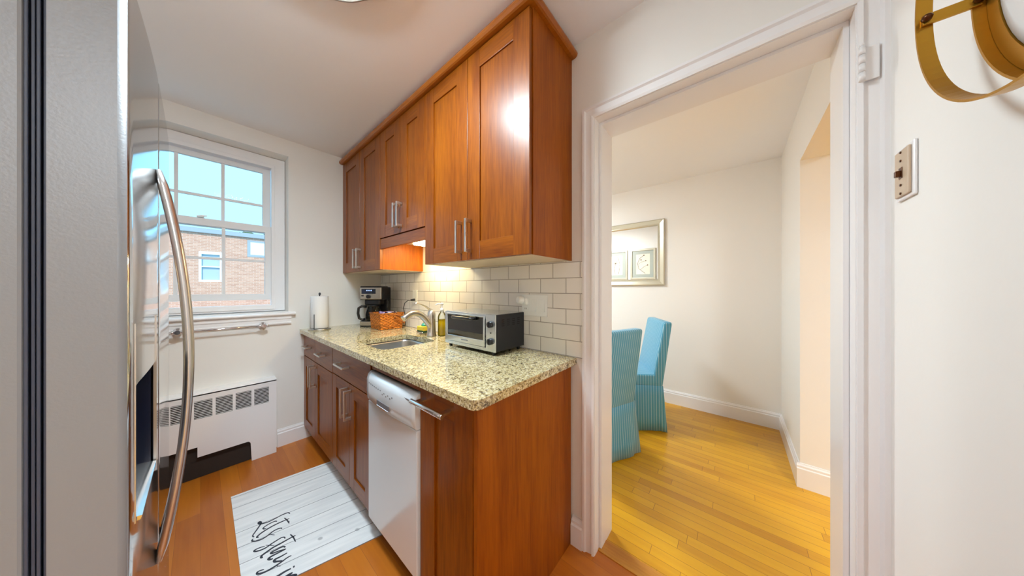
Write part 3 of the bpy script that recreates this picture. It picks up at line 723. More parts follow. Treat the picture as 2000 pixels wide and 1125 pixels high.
# coffee maker (local frame: x right, -y front)
F0 = math.radians(49.775)
cmx, cmy = 1.040, 2.515
cm = thing('coffee_maker', 'black and steel drip coffee maker with glass carafe in the counter corner', 'coffee maker', (cmx, cmy, ZT), -F0)
hw, hd = .098, .085
lb = lambda *b6, **kw: None
def lbox(name, mat, parent, *b6, **kw): 
    bm = bm_new(); box(bm, *b6); return obj(name, bm, mat, parent, local=True, **kw)
lbox('base_plate', M['black'], cm, -hw, hw, -hd - .005, hd, .0005, .050, bevel=.006, seg=3)
lbox('base_trim', M['coffee_steel'], cm, -hw + .003, hw - .003, -hd - .008, -hd - .004, .010, .046, bevel=.002)
lbox('water_tank', M['black'], cm, -hw + .004, hw, .020, hd, .05, .352, bevel=.008, seg=3)
lbox('brew_head', M['black'], cm, -hw, hw, -hd, .03, .238, .360, bevel=.006, seg=3)
lbox('filter_basket', M['black'], cm, -.07, .07, -hd + .015, .02, .19, .24, bevel=.012, seg=3)
fp = lbox('front_panel', M['coffee_steel'], cm, -hw + .004, hw - .004, -hd - .008, -hd + .001, .243, .348, bevel=.004)
lbox('display', M['display'], fp, -hw + .018, .045, -hd - .010, -hd - .007, .292, .334, bevel=.002)
for i, xx in enumerate((-.035, -.022, -.008, .005)): lbox('digit', M['digits'], fp, xx, xx + .007, -hd - .0108, -hd - .0098, .316, .326)
bm = bm_new(); cyl(bm, (-.018, -hd - .004, .267), (-.018, -hd - .020, .267), .017, 20); obj('knob', bm, M['black'], fp, local=True, bevel=.002)
lbox('button', M['black'], fp, -hw + .018, -.060, -hd - .0105, -hd - .007, .270, .280)
bm = bm_new(); box(bm, hw - .0005, hw + .001, .036, .042, .09, .22); obj('level_gauge', bm, M['coffee_steel'], cm, local=True)
bm = bm_new(); lathe(bm, [(0, .053), (.058, .053), (.068, .075), (.070, .11), (.062, .145), (.050, .172), (.050, .182)], 0, -.035, 0, 28)
cf = obj('carafe', bm, M['carafe'], cm, local=True)
bm = bm_new(); lathe(bm, [(0, .182), (.05, .182), (.054, .178), (.054, .188), (0, .19)], 0, -.035, 0, 28); obj('lid', bm, M['black'], cf, local=True)
bm = bm_new(); lathe(bm, [(0, .058), (.064, .058), (.067, .075), (.067, .09), (0, .09)], 0, -.035, 0, 28); obj('collar', bm, M['black'], cf, local=True)
bm = bm_new(); tube(bm, [(-.05, -.06, .178), (-.085, -.078, .182), (-.108, -.088, .165), (-.112, -.09, .12), (-.104, -.086, .075), (-.085, -.076, .062), (-.062, -.062, .066)], (.011), 12)
obj('handle', bm, M['black'], cf, local=True)

# wicker basket
bx0, bx1, by0, by1, bz = .93, 1.128, 2.175, 2.372, ZT
bk = thing('wicker_basket', 'orange-brown woven wicker basket in front of the coffee maker', 'basket', ((bx0 + bx1) / 2, (by0 + by1) / 2, ZT))
bm = bm_new()
fl = .010; H_ = .132; tk = .006
def ringr(x0, x1, y0, y1, z): return [bm.verts.new(p) for p in ((x0, y0, z), (x1, y0, z), (x1, y1, z), (x0, y1, z))]
RR = [ringr(bx0 + fl, bx1 - fl, by0 + fl, by1 - fl, bz + .0005), ringr(bx0, bx1, by0, by1, bz + H_), ringr(bx0 + tk, bx1 - tk, by0 + tk, by1 - tk, bz + H_), ringr(bx0 + fl + tk, bx1 - fl - tk, by0 + fl + tk, by1 - fl - tk, bz + .006)]
for a, c in zip(RR, RR[1:]):
    for k in range(4): bm.faces.new((a[k], a[(k + 1) % 4], c[(k + 1) % 4], c[k]))
bm.faces.new(RR[0][::-1]); bm.faces.new(RR[-1])
obj('woven_body', bm, M['wicker'], bk)
bm = bm_new()
for row in range(11):
    zc_ = bz + .008 + row * .0112; f_ = fl * (1 - (zc_ - bz) / H_); a0, a1, b0, b1 = bx0 + f_, bx1 - f_, by0 + f_, by1 - f_
    pts = []; per_ = [((a0, b0), (a1, b0), (0, -1)), ((a1, b0), (a1, b1), (1, 0)), ((a1, b1), (a0, b1), (0, 1)), ((a0, b1), (a0, b0), (-1, 0))]
    cnt = 0
    for p0, p1, nn in per_:
        nst = 40
        for i in range(nst):
            t_ = i / nst; o_ = .0026 * math.sin(cnt * PI / 4 + (row % 2) * PI); cnt += 1
            pts.append((p0[0] + (p1[0] - p0[0]) * t_ + nn[0] * o_, p0[1] + (p1[1] - p0[1]) * t_ + nn[1] * o_, zc_))
    pts.append(pts[0]); tube(bm, pts, [(.0025, .0052)] * len(pts), 6, caps=False)
obj('weave', bm, M['reed'], bk, kind='stuff')
bm = bm_new(); tube(bm, [(bx0, by0, bz + H_), (bx1, by0, bz + H_), (bx1, by1, bz + H_), (bx0, by1, bz + H_), (bx0, by0, bz + H_)], .0065, 8); obj('rim', bm, M['wicker'], bk)
bm = bm_new(); tube(bm, [(1.035, by0 - .002, bz + .118), (1.05, by0 - .012, bz + .100), (1.075, by0 - .018, bz + .080), (1.10, by0 - .018, bz + .062), (1.125, by0 - .014, bz + .045), (1.136, by0 - .004, bz + .058), (1.12, by0 - .006, bz + .085), (1.09, by0 - .004, bz + .108), (1.06, by0 - .001, bz + .122)], .0055, 8); obj('handle', bm, M['wicker'], bk)
pk = [(.985, 2.235, 'packet_l'), (1.01, 2.275, 'packet_d'), (1.02, 2.22, 'packet_w'), (1.045, 2.27, 'packet_l'), (1.07, 2.22, 'packet_d'), (1.085, 2.27, 'packet_w'), (1.0, 2.32, 'packet_l'), (1.06, 2.31, 'packet_d')]
lbs = {'packet_l': 'lavender coffee pod on top of the pile in the wicker basket', 'packet_d': 'dark coffee pod in the pile inside the wicker basket', 'packet_w': 'white coffee pod in the pile inside the wicker basket'}
for x, y, mt in pk:
    bm = bm_new(); lathe(bm, [(0, 0), (.018, 0), (.022, .036), (.025, .037), (.025, .040), (0, .041)], 0, 0, 0, 16)
    bm.transform(Matrix.Translation((x, y, bz + .098)) @ Matrix.Rotation(random.uniform(-.4, .4), 4, 'X') @ Matrix.Rotation(random.uniform(-.4, .4), 4, 'Y'))
    o = obj('coffee_pod', bm, M[mt]); tag(o, lbs[mt], 'coffee pod', lbs[mt].split(' coffee')[0] + ' coffee pods in the basket')
# pods rest on a folded cloth lining that fills the basket
bm = bm_new(); box(bm, bx0 + .02, bx1 - .02, by0 + .02, by1 - .02, bz + .008, bz + .100); tag(obj('basket_liner', bm, M['packet_w'], bevel=.01, seg=3), 'pale folded cloth inside the wicker basket under the pods', 'cloth')

# soap bottle
sbx, sby = 1.125, 1.612
sb = thing('soap_bottle', 'clear pump bottle half full of yellow soap behind the faucet', 'soap bottle', (sbx, sby, ZT))
lathe_obj('bottle', [(0, .0005), (.027, .0005), (.030, .006), (.030, .135), (.024, .155), (.013, .168), (.012, .178)], sbx, sby, ZT, M['clear'], sb)
lathe_obj('soap', [(0, .003), (.026, .003), (.0285, .008), (.0285, .118), (0, .118)], sbx, sby, ZT, M['soap'], sb)
bm = bm_new(); lathe(bm, [(0, .176), (.014, .176), (.014, .196), (.005, .198), (.005, .222), (.012, .224), (.013, .234), (0, .236)], sbx, sby, ZT, 20); tube(bm, [(sbx, sby, ZT + .229), (sbx - .03, sby + .01, ZT + .229), (sbx - .045, sby + .015, ZT + .222)], .0045, 8)
obj('pump', bm, M['white_plastic'], sb)
# sponge dish + sponge + brush
sd = thing('sponge_rack', 'small wire rack holding the sponge behind the sink', 'rack', (1.085, 1.80, ZT))
bm = bm_new()
for y in (1.755, 1.775, 1.795, 1.815, 1.835): tube(bm, [(1.055, y, ZT + .014), (1.055, y, ZT + .006), (1.125, y, ZT + .006), (1.125, y, ZT + .014)], .0016, 6)
for x in (1.055, 1.125): tube(bm, [(x, 1.75, ZT + .014), (x, 1.84, ZT + .014)], .002, 6)
for x in (1.057, 1.123):
    for y in (1.755, 1.835): cyl(bm, (x, y, ZT + .0003), (x, y, ZT + .008), .002, 6)
obj('wires', bm, M['chrome'], sd)
spg = thing('sponge', 'yellow sponge with dark green scouring side on the rack', 'sponge', (1.09, 1.795, ZT + .009))
pbox('scouring_pad', M['sponge_g'], spg, 1.060, 1.120, 1.748, 1.842, ZT + .0085, ZT + .024, bevel=.003)
pbox('foam', M['sponge_y'], spg, 1.060, 1.120, 1.748, 1.842, ZT + .0245, ZT + .056, bevel=.004)
bm = bm_new(); lathe(bm, [(0, 0), (.022, 0), (.024, .008), (.018, .016), (.008, .024), (.010, .036), (0, .040)], 1.092, 1.79, ZT + .0565, 18)
tag(obj('scrub_brush', bm, M['teal']), 'small teal green scrub brush on top of the yellow sponge', 'brush')
# jar with copper rim, mostly behind toaster
jx, jy = 1.08, 1.405
jr = thing('glass_jar', 'small grey glass jar with copper rim beside the toaster oven', 'jar', (jx, jy, ZT))
lathe_obj('body', [(0, .0005), (.034, .0005), (.036, .006), (.036, .085), (.033, .090)], jx, jy, ZT, M['clear'], jr)
lathe_obj('rim', [(.033, .088), (.037, .088), (.037, .098), (.033, .098), (.033, .088)], jx, jy, ZT, M['copper'], jr)

# toaster oven ------------------------------------------------------
tx0, tx1, ty0, ty1, tz0, tz1 = .950, 1.180, .910, 1.322, .932, 1.118
to = thing('toaster_oven', 'small steel-fronted toaster oven with black sides on the granite counter', 'toaster oven', ((tx0 + tx1) / 2, (ty0 + ty1) / 2, ZT))
bm = bm_new()
plate(bm, rect(ty0, ty1, tz0, tz1), [rect(.975, 1.305, .945, 1.106)], fnX, tx0 + .003, tx0 + .012)
box(bm, tx0 + .012, tx1, ty0, ty0 + .004, tz0, tz1); box(bm, tx0 + .012, tx1, ty1 - .004, ty1, tz0, tz1)
box(bm, tx0 + .012, tx1, ty0 + .004, ty1 - .004, tz0, tz0 + .004); box(bm, tx0 + .012, tx1, ty0 + .004, ty1 - .004, tz1 - .004, tz1)
box(bm, tx1 - .004, tx1, ty0 + .004, ty1 - .004, tz0 + .004, tz1 - .004); box(bm, tx0 + .012, tx1 - .004, .964, .970, tz0 + .004, tz1 - .004)
obj('housing', bm, M['black_matte'], to, bevel=.001)
bm = bm_new(); plate(bm, rect(ty0 - .002, ty1 + .002, tz0 - .001, tz1 + .001), [rect(.978, 1.300, .950, 1.102)], fnX, tx0 - .004, tx0 + .003)
fr_ = obj('front_frame', bm, M['toaster_steel'], to, bevel=.0025, seg=3)
bm = bm_new(); plate(bm, rect(.980, 1.298, .952, 1.110), [rect(.990, 1.290, .985, 1.102)], fnX, tx0 - .012, tx0 - .0045)
dr = obj('door', bm, M['toaster_steel'], to, bevel=.002)
pbox('glass_pane', M['oven_glass'], dr, tx0 - .009, tx0 - .006, .990, 1.290, .985, 1.102)
bm = bm_new(); tube(bm, [(tx0 - .009, 1.225, 1.092), (tx0 - .033, 1.218, 1.092), (tx0 - .037, 1.20, 1.092), (tx0 - .037, 1.075, 1.092), (tx0 - .033, 1.057, 1.092), (tx0 - .009, 1.050, 1.092)], .0085, 12)
obj('handle', bm, M['black'], dr)
bm = bm_new(); box(bm, tx0 - .0125, tx0 - .0118, 1.11, 1.165, .9665, .9715); obj('badge', bm, M['grey_mark'], dr)
for z in (1.070, .984):
    bm = bm_new(); cyl(bm, (tx0 - .004, .941, z), (tx0 - .020, .941, z), .0175, 24, .0155); box(bm, tx0 - .024, tx0 - .018, .938, .944, z - .014, z + .014)
    obj('knob', bm, M['black'], fr_, bevel=.001)
bm = bm_new(); cyl(bm, (tx0 - .003, .941, 1.027), (tx0 - .006, .941, 1.027), .0035, 12); obj('indicator_lamp', bm, M['black'], fr_)
bm = bm_new()
for y in [ .99 + .022 * k for k in range(14)]: cyl(bm, (tx0 + .02, y, 1.012), (tx1 - .01, y, 1.012), .0012, 6)
for x in (tx0 + .02, tx0 + .11, tx1 - .012): cyl(bm, (x, .975, 1.0105), (x, 1.31, 1.0105), .0018, 6)
obj('wire_rack', bm, M['chrome'], to)
pbox('top_panel', M['toaster_steel'], to, tx0 + .004, tx1 - .002, ty0 + .003, ty1 - .003, tz1 + .0003, tz1 + .0025, bevel=.001)
bm = bm_new()
for z in (.955, 1.090):
    for x in (tx0 + .07, tx0 + .15): cyl(bm, (x, .972, z), (x, 1.316, z), .004, 8)
obj('heating_element', bm, M['nickel'], to)
bm = bm_new()
for j in range(4):
    for i in range(4): box(bm, tx0 + .045 + .042 * j, tx0 + .065 + .042 * j, ty0 - .0006, ty0 + .001, 1.088 - .010 * i, 1.092 - .010 * i)
obj('side_vents', bm, M['dark'], to)
for x in (tx0 + .014, tx1 - .02):
    for y in (ty0 + .025, ty1 - .03):
        bm = bm_new(); cyl(bm, (x, y, ZT + .0003), (x, y, tz0), .009, 14, .011); obj('foot', bm, M['black'], to)

# wall plates -------------------------------------------------------
XP = XW - .0082
op = thing('wall_plate', 'wide white wall plate with outlet and two rocker switches above the toaster oven', 'switch plate', (XP, .842, 1.160))
bm = bm_new(); box(bm, XP - .006, XP, .757, .928, 1.100, 1.218); pl = obj('plate', bm, M['white_plastic'], op, bevel=.003)
for y in (.842, .787):
    bm = bm_new(); extrude_profile(bm, [(XP - .0055, 1.126), (XP - .012, 1.126), (XP - .007, 1.192), (XP - .0055, 1.192)], lambda a, b, d: (a, d, b), y - .016, y + .016); obj('rocker', bm, M['white_plastic'], op, bevel=.001)
bm = bm_new(); box(bm, XP - .008, XP - .0055, .880, .914, 1.126, 1.192); so = obj('socket', bm, M['white_plastic'], op, bevel=.001)
bm = bm_new()
for y in (.892, .902): box(bm, XP - .0084, XP - .0078, y - .001, y + .001, 1.136, 1.144)
obj('slots', bm, M['dark'], so)
nl = thing('night_light', 'round white plug-in night light in the outlet above the toaster oven', 'night light', (XP, .897, 1.176))
bm = bm_new(); box(bm, XP - .030, XP - .0088, .877, .917, 1.160, 1.200); obj('housing', bm, M['white_plastic'], nl, bevel=.008, seg=3)
bm = bm_new(); cyl(bm, (XP - .030, .902, 1.186), (XP - .062, .912, 1.190), .022, 24, .019); obj('lens', bm, M['white_plastic'], nl, bevel=.006, seg=3)
o2 = thing('wall_plate', 'narrow white outlet plate behind the faucet with a black plug', 'outlet plate', (XP, 2.09, 1.18))
pbox('plate', M['white_plastic'], o2, XP - .006, XP, 2.055, 2.125, 1.122, 1.238, bevel=.002)
cd = thing('power_cord', 'short black plug and cord in the outlet behind the faucet', 'power cord', (XP, 2.09, 1.15))
bm = bm_new(); cyl(bm, (XP - .0065, 2.09, 1.155), (XP - .040, 2.09, 1.153), .011, 12, .008); obj('plug', bm, M['black'], cd)
bm = bm_new(); tube(bm, [(XP - .038, 2.09, 1.153), (XP - .065, 2.095, 1.150), (XP - .085, 2.105, 1.130), (XP - .09, 2.12, 1.09), (XP - .05, 2.16, 1.0), (XP - .03, 2.2, .93), (XP - .025, 2.3, .918), (XP - .02, 2.40, .918)], .0032, 8); obj('cable', bm, M['black'], cd)

# ------------------------------------------------------------------ radiator cover and towel bar
RY = YW - .085
rc_ = thing('radiator_cover', 'white metal radiator cover with louvred vents below the window', 'radiator cover', (-.1, YW, 0))
x_l, x_r = -.52, .375
vents = [(.332 - .0935 * k - .079, .332 - .0935 * k) for k in range(9)]
outl = [(x_r, 0.001), (x_r, .555), (x_l, .555), (x_l, .001), (-.40, .001), (-.40, .215), (-.015, .215), (-.012, .148)] + [(.215, .148)] + arc(.215, .128, .020, 90, 0, 5) + [(.235, 0.001)]
outl = [(x_r, .001), (x_r, .556), (x_l, .556), (x_l, .001), (-.40, .001), (-.40, .215), (-.013, .215), (-.013, .148), (.215, .148), (.225, .146), (.232, .138), (.235, .128), (.240, .001)]
bm = bm_new(); plate(bm, outl, [rect(a, b_, .398, .515) for a, b_ in vents], fnY, RY, RY + .004)
obj('front_panel', bm, M['trim'], rc_)
bm = bm_new(); extrude_profile(bm, [(RY, .548), (RY + .004, .562), (RY + .014, .568), (YW - .001, .568), (YW - .001, .556), (RY, .5555)], lambda a, b, d: (d, a, b), x_l, x_r); obj('top_panel', bm, M['trim'], rc_)
bm = bm_new(); box(bm, x_r - .004, x_r, RY + .004, YW - .001, .001, .556); box(bm, x_l, x_l + .004, RY + .004, YW - .001, .001, .556); obj('side_panel', bm, M['trim'], rc_)
for a, b_ in vents:
    bm = bm_new()
    for k in range(11):
        z = .402 + .0106 * k
        extrude_profile(bm, [(RY + .001, z), (RY + .001, z + .0020), (RY + .004, z + .0030), (RY + .004, z + .0010)], lambda p, q, d: (d, p, q), a, b_)
    obj('louvre', bm, M['trim'], rc_)
bm = bm_new(); box(bm, x_l + .01, x_r - .01, RY + .03, YW - .002, .002, .54); obj('interior_shade', bm, M['rad_shade'], rc_)  # dark box standing in for the shade inside and beneath the cover
tb = thing('towel_bar', 'chrome towel bar on glass knobs under the window sill', 'towel bar', (.1, YW, .975))
bm = bm_new(); cyl(bm, (-.15, YW - .065, .972), (.335, YW - .065, .972), .0055, 12); obj('rail', bm, M['chrome'], tb)
for x in (-.095, .305):
    bm = bm_new(); 
    bm2 = bm; tube(bm2, [(x, YW - .0225, .976), (x, YW - .03, .976), (x, YW - .045, .974), (x, YW - .078, .972)], [.020, .020, .011, .013], 16)
    for s in (-1, 1): tube(bm2, [(x + s * .012, YW - .065, .972), (x + s * .024, YW - .065, .972), (x + s * .028, YW - .065, .972)], [.010, .012, .007], 14)
    obj('bracket', bm2, M['chrome'], tb)

# ------------------------------------------------------------------ refrigerator
FYN, FYF, FS = .765, 1.575, 1.112
fxs = lambda y: -.0685 - (.0784 if y < 1.1 else .025) * (y - 1.1) ** 2
fr = thing('refrigerator', 'tall stainless side-by-side refrigerator with ice dispenser at the left edge', 'refrigerator', (-.45, 1.17, 0))
bm = bm_new(); box(bm, XL + .02, -.162, FYN + .002, FYF - .002, .03, 1.755); obj('cabinet_body', bm, M['fridge_side'], fr, bevel=.004)
bm = bm_new()
for k, xx in enumerate((-.1605, -.1560, -.1515, -.1470)):
    for (a, b_) in ((FYN + .004, FS - .012), (FS + .012, FYF - .006)):
        box(bm, xx - .0015, xx + .0017, a + (.003 if k % 2 else 0), b_, .11, 1.745)
obj('gasket', bm, M['gasket'], fr, bevel=.0008)
def fdoor(name, y0, y1, hole=None, z0=.10, z1=1.775, xb=-.145):
    ys = [y0 + .0018, y0 + .005]; n = 14
    ys += [y0 + .012 + (y1 - y0 - .024) * i / n for i in range(n + 1)]
    if hole: ys += [hole[0], hole[1]]
    ys += [y1 - .005, y1 - .0018]; ys = sorted(set([y0] + ys + [y1]))
    def xf(y):
        e = min(y - y0, y1 - y); r = .010
        return fxs(y) - (r - math.sqrt(max(0, r * r - (r - e) ** 2)) if e < r else 0)
    zs = [z0, z1] + ([hole[2], hole[3]] if hole else []); zs.sort()
    bm = bm_new(); G = [[bm.verts.new((xf(y), y, z)) for z in zs] for y in ys]
    for i in range(len(ys) - 1):
        for j in range(len(zs) - 1):
            if hole and hole[0] <= ys[i] < hole[1] - 1e-6 and abs(zs[j] - hole[2]) < 1e-6: continue
            f = bm.faces.new((G[i][j], G[i + 1][j], G[i + 1][j + 1], G[i][j + 1])); f.smooth = True
    Bk = [[bm.verts.new((xb, y, z)) for z in (z0, z1)] for y in (y0, y1)]
    bm.faces.new((Bk[0][0], Bk[0][1], Bk[1][1], Bk[1][0]))
    bm.faces.new([Bk[0][0]] + [G[0][j] for j in range(len(zs))] + [Bk[0][1]])
    bm.faces.new([Bk[1][0]] + [G[-1][j] for j in range(len(zs))] + [Bk[1][1]])
    bm.faces.new([g[0] for g in G] + [Bk[1][0], Bk[0][0]]); bm.faces.new([g[-1] for g in G] + [Bk[1][1], Bk[0][1]])
    bm.normal_update()
    for f in bm.faces:
        if f.normal.x < .5 and abs(f.normal.x) < .9 and abs(f.normal.y) > .9 and f.calc_area() > .05: f.material_index = 1
    for f in bm.faces:
        c_ = f.calc_center_median()
        if f.material_index == 0 and c_.y - y0 < .006 and name == 'freezer_door': f.material_index = 1
        elif (name == 'freezer_door' and y1 - c_.y < .006) or (name != 'freezer_door' and c_.y - y0 < .006): f.material_index = 2
    o = obj(name, bm, [M['fridge_front'], M['fridge_side'], M['gasket']], fr)
    return o
HL = (.815, 1.058, .835, 1.190)
d1 = fdoor('freezer_door', FYN, FS - .002, HL)
d2 = fdoor('fridge_door', FS + .002, FYF)
# dispenser
dx = lambda y: fxs(y)
bm = bm_new()
x_ = -.074
box(bm, -.130, -.122, HL[0], HL[1], HL[2], HL[3]); box(bm, -.122, x_ - .002, HL[0], HL[0] + .004, HL[2], 1.079); box(bm, -.122, x_ - .002, HL[1] - .004, HL[1], HL[2], 1.079)
box(bm, -.122, x_ - .002, HL[0] + .004, HL[1] - .004, 1.075, 1.079)
obj('dispenser_recess', bm, M['recess'], d1)
bm = bm_new()
A = [(dx(HL[0] + (HL[1] - HL[0]) * i / 8) - .0008, HL[0] + (HL[1] - HL[0]) * i / 8) for i in range(9)]
extrude_profile(bm, [(x, y) for x, y in A] + [(-.09, HL[1]), (-.09, HL[0])], lambda a, b, d: (a, b, d), 1.079, HL[3]); obj('control_panel', bm, M['dispenser'], d1)
bm = bm_new(); extrude_profile(bm, [(-.122, .836), (-.070, .836), (-.068, .843), (-.122, .850)], lambda a, b, d: (a, d, b), HL[0] + .004, HL[1] - .004); obj('drip_tray', bm, M['dispenser'], d1)
bm = bm_new(); tube(bm, [(-.115, .936, 1.06), (-.105, .936, 1.0), (-.102, .936, .96)], [(.02, .006)] * 3, 10); obj('dispenser_paddle', bm, M['black'], d1)
for nm_, a, b_ in (('dispenser_trim', HL[0] - .003, HL[0]), ('dispenser_trim', HL[1], HL[1] + .003)):
    bm = bm_new(); box(bm, dx(a) - .004, dx(a) + .0008, a, b_, HL[2], HL[3]); obj(nm_, bm, M['handle_steel'], d1)
def fhandle(parent, y):
    bm = bm_new(); pts = []; rads = []
    zt_, zb_ = 1.538, .592; n = 26
    for i in range(n + 1):
        s = i / n; z = zt_ + (zb_ - zt_) * s
        p = math.sin(PI * s) ** .85 * .047
        pts.append((fxs(y) + .002 + p, y, z)); rads.append((.0115, .009) if 0 < i < n else (.010, .006))
    tube(bm, pts, rads, 14)
    return obj('handle', bm, M['handle_steel'], parent)
fhandle(d1, 1.066); fhandle(d2, 1.158)
bm = bm_new(); box(bm, -.19, -.150, FYN + .01, FYF - .01, .015, .095); obj('kick_grille', bm, M['black'], fr)
for y in (FYN + .06, FYF - .06):
    bm = bm_new(); cyl(bm, (-.25, y, .0005), (-.25, y, .03), .02, 12); cyl(bm, (-.75, y, .0005), (-.75, y, .03), .02, 12); obj('foot', bm, M['black'], fr)

# ------------------------------------------------------------------ kitchen mat with lettering
mt_ = thing('kitchen_mat', 'white plank-print floor mat with dark script lettering in front of the cabinets', 'mat', (.36, 1.85, 0))
C00, C10, C11, C01 = (.112, 1.495), (.620, 1.360), (.620, 2.224), (.117, 2.302)
def bil(u, v):
    return ((1 - u) * (1 - v) * C00[0] + u * (1 - v) * C10[0] + u * v * C11[0] + (1 - u) * v * C01[0], (1 - u) * (1 - v) * C00[1] + u * (1 - v) * C10[1] + u * v * C11[1] + (1 - u) * v * C01[1])
bm = bm_new(); lay = bm.loops.layers.uv.new('UVMap'); nu, nv = 10, 16
T = [[bm.verts.new((*bil(i / nu, j / nv), .0055)) for j in range(nv + 1)] for i in range(nu + 1)]
B = [[bm.verts.new((*bil(i / nu, j / nv), .0004)) for j in range(nv + 1)] for i in range(nu + 1)]
for i in range(nu):
    for j in range(nv):
        f = bm.faces.new((T[i][j], T[i + 1][j], T[i + 1][j + 1], T[i][j + 1]))
        for l, (a, b_) in zip(f.loops, ((i, j), (i + 1, j), (i + 1, j + 1), (i, j + 1))): l[lay].uv = (a / nu * .55, b_ / nv * .83 + .02)
        bm.faces.new((B[i][j], B[i][j + 1], B[i + 1][j + 1], B[i + 1][j]))
for i in range(nu):
    bm.faces.new((T[i][0], B[i][0], B[i + 1][0], T[i + 1][0])); bm.faces.new((T[i][nv], T[i + 1][nv], B[i + 1][nv], B[i][nv]))
for j in range(nv):
    bm.faces.new((T[0][j], T[0][j + 1], B[0][j + 1], B[0][j])); bm.faces.new((T[nu][j], B[nu][j], B[nu][j + 1], T[nu][j + 1]))
obj('printed_sheet', bm, M['mat_print'], mt_)
STROKES = [(0.0063, [(0.319, 1.879), (0.316, 1.893), (0.31, 1.899), (0.29, 1.903), (0.265, 1.901), (0.238, 1.901), (0.218, 1.908), (0.208, 1.913), (0.201, 1.923), (0.199, 1.935), (0.203, 1.939), (0.208, 1.929), (0.207, 1.919), (0.197, 1.9), (0.18, 1.873), (0.171, 1.859), (0.17, 1.849), (0.174, 1.84)]), (0.0054, [(0.263, 1.869), (0.261, 1.876), (0.253, 1.881), (0.232, 1.882), (0.214, 1.876), (0.21, 1.869), (0.214, 1.861), (0.221, 1.858)]), (0.0072, [(0.311, 1.842), (0.288, 1.847), (0.258, 1.851), (0.225, 1.849), (0.199, 1.842), (0.184, 1.832), (0.184, 1.825), (0.189, 1.821)]), (0.0045, [(0.294, 1.868), (0.301, 1.835), (0.304, 1.804)]), (0.0036, [(0.308, 1.819), (0.302, 1.824)]), (0.0063, [(0.273, 1.793), (0.27, 1.802), (0.258, 1.809), (0.24, 1.809), (0.219, 1.799), (0.197, 1.795), (0.176, 1.804), (0.165, 1.818), (0.166, 1.828), (0.17, 1.83)]), (0.0027, [(0.22, 1.804), (0.23, 1.794), (0.242, 1.776)]), (0.0063, [(0.272, 1.711), (0.271, 1.723), (0.261, 1.731), (0.244, 1.73), (0.224, 1.727), (0.202, 1.721), (0.181, 1.726), (0.167, 1.736), (0.165, 1.745), (0.172, 1.746), (0.186, 1.743), (0.201, 1.734)]), (0.0027, [(0.204, 1.739), (0.22, 1.719), (0.232, 1.705)]), (0.0081, [(0.31, 1.693), (0.281, 1.695), (0.253, 1.695), (0.225, 1.696), (0.203, 1.691), (0.187, 1.686), (0.182, 1.68), (0.183, 1.672), (0.187, 1.672)]), (0.0045, [(0.294, 1.72), (0.3, 1.688), (0.302, 1.65)]), (0.0072, [(0.263, 1.652), (0.261, 1.661), (0.251, 1.668), (0.233, 1.67), (0.217, 1.672), (0.215, 1.667), (0.221, 1.66), (0.241, 1.652), (0.264, 1.64)]), (0.0081, [(0.264, 1.64), (0.24, 1.643), (0.216, 1.646), (0.204, 1.644), (0.203, 1.638), (0.208, 1.63), (0.216, 1.627)]), (0.0081, [(0.264, 1.611), (0.24, 1.612), (0.222, 1.615), (0.218, 1.611), (0.219, 1.602), (0.227, 1.594), (0.241, 1.582)]), (0.0072, [(0.274, 1.58), (0.26, 1.582), (0.24, 1.578), (0.219, 1.575), (0.197, 1.575), (0.178, 1.579), (0.162, 1.59), (0.16, 1.6), (0.166, 1.602), (0.182, 1.595)]), (0.0027, [(0.221, 1.57), (0.232, 1.557)]), (0.0081, [(0.273, 1.508), (0.267, 1.509)]), (0.009, [(0.26, 1.508), (0.24, 1.512), (0.22, 1.512), (0.211, 1.512), (0.214, 1.501)]), (0.009, [(0.261, 1.481), (0.243, 1.483), (0.221, 1.482)]), (0.0081, [(0.241, 1.481), (0.263, 1.464), (0.266, 1.455), (0.242, 1.457), (0.226, 1.453)])]  #@@STROKES@@
bm = bm_new()
for w, pts in STROKES:
    # smooth the polyline (Catmull-Rom) and lay it down as a thin flat ribbon
    P = [Vector((p[0], p[1], 0)) for p in pts]; S = []
    for i in range(len(P) - 1):
        p0, p1, p2, p3 = P[max(i - 1, 0)], P[i], P[i + 1], P[min(i + 2, len(P) - 1)]
        for k in range(5):
            t = k / 5; S.append(.5 * ((2 * p1) + (p2 - p0) * t + (2 * p0 - 5 * p1 + 4 * p2 - p3) * t * t + (3 * p1 - p0 - 3 * p2 + p3) * t ** 3))
    S.append(P[-1]); n = len(S); L = []; R = []
    for i in range(n):
        tg = (S[min(i + 1, n - 1)] - S[max(i - 1, 0)]).normalized(); nn = Vector((-tg.y, tg.x, 0))
        ww = 1.25 * w * (.35 + .65 * math.sin(PI * min(1, max(0, (i + .5) / n))) ** .5) / 2
        L.append([bm.verts.new(S[i] + nn * ww + Vector((0, 0, z))) for z in (.0050, .0060)]); R.append([bm.verts.new(S[i] - nn * ww + Vector((0, 0, z))) for z in (.0050, .0060)])
    for i in range(n - 1):
        bm.faces.new((L[i][1], R[i][1], R[i + 1][1], L[i + 1][1])); bm.faces.new((L[i][0], L[i][1], L[i + 1][1], L[i + 1][0])); bm.faces.new((R[i][1], R[i][0], R[i + 1][0], R[i + 1][1]))
obj('lettering', bm, M['ink'], mt_, label='dark script lettering Let\'s stay in')

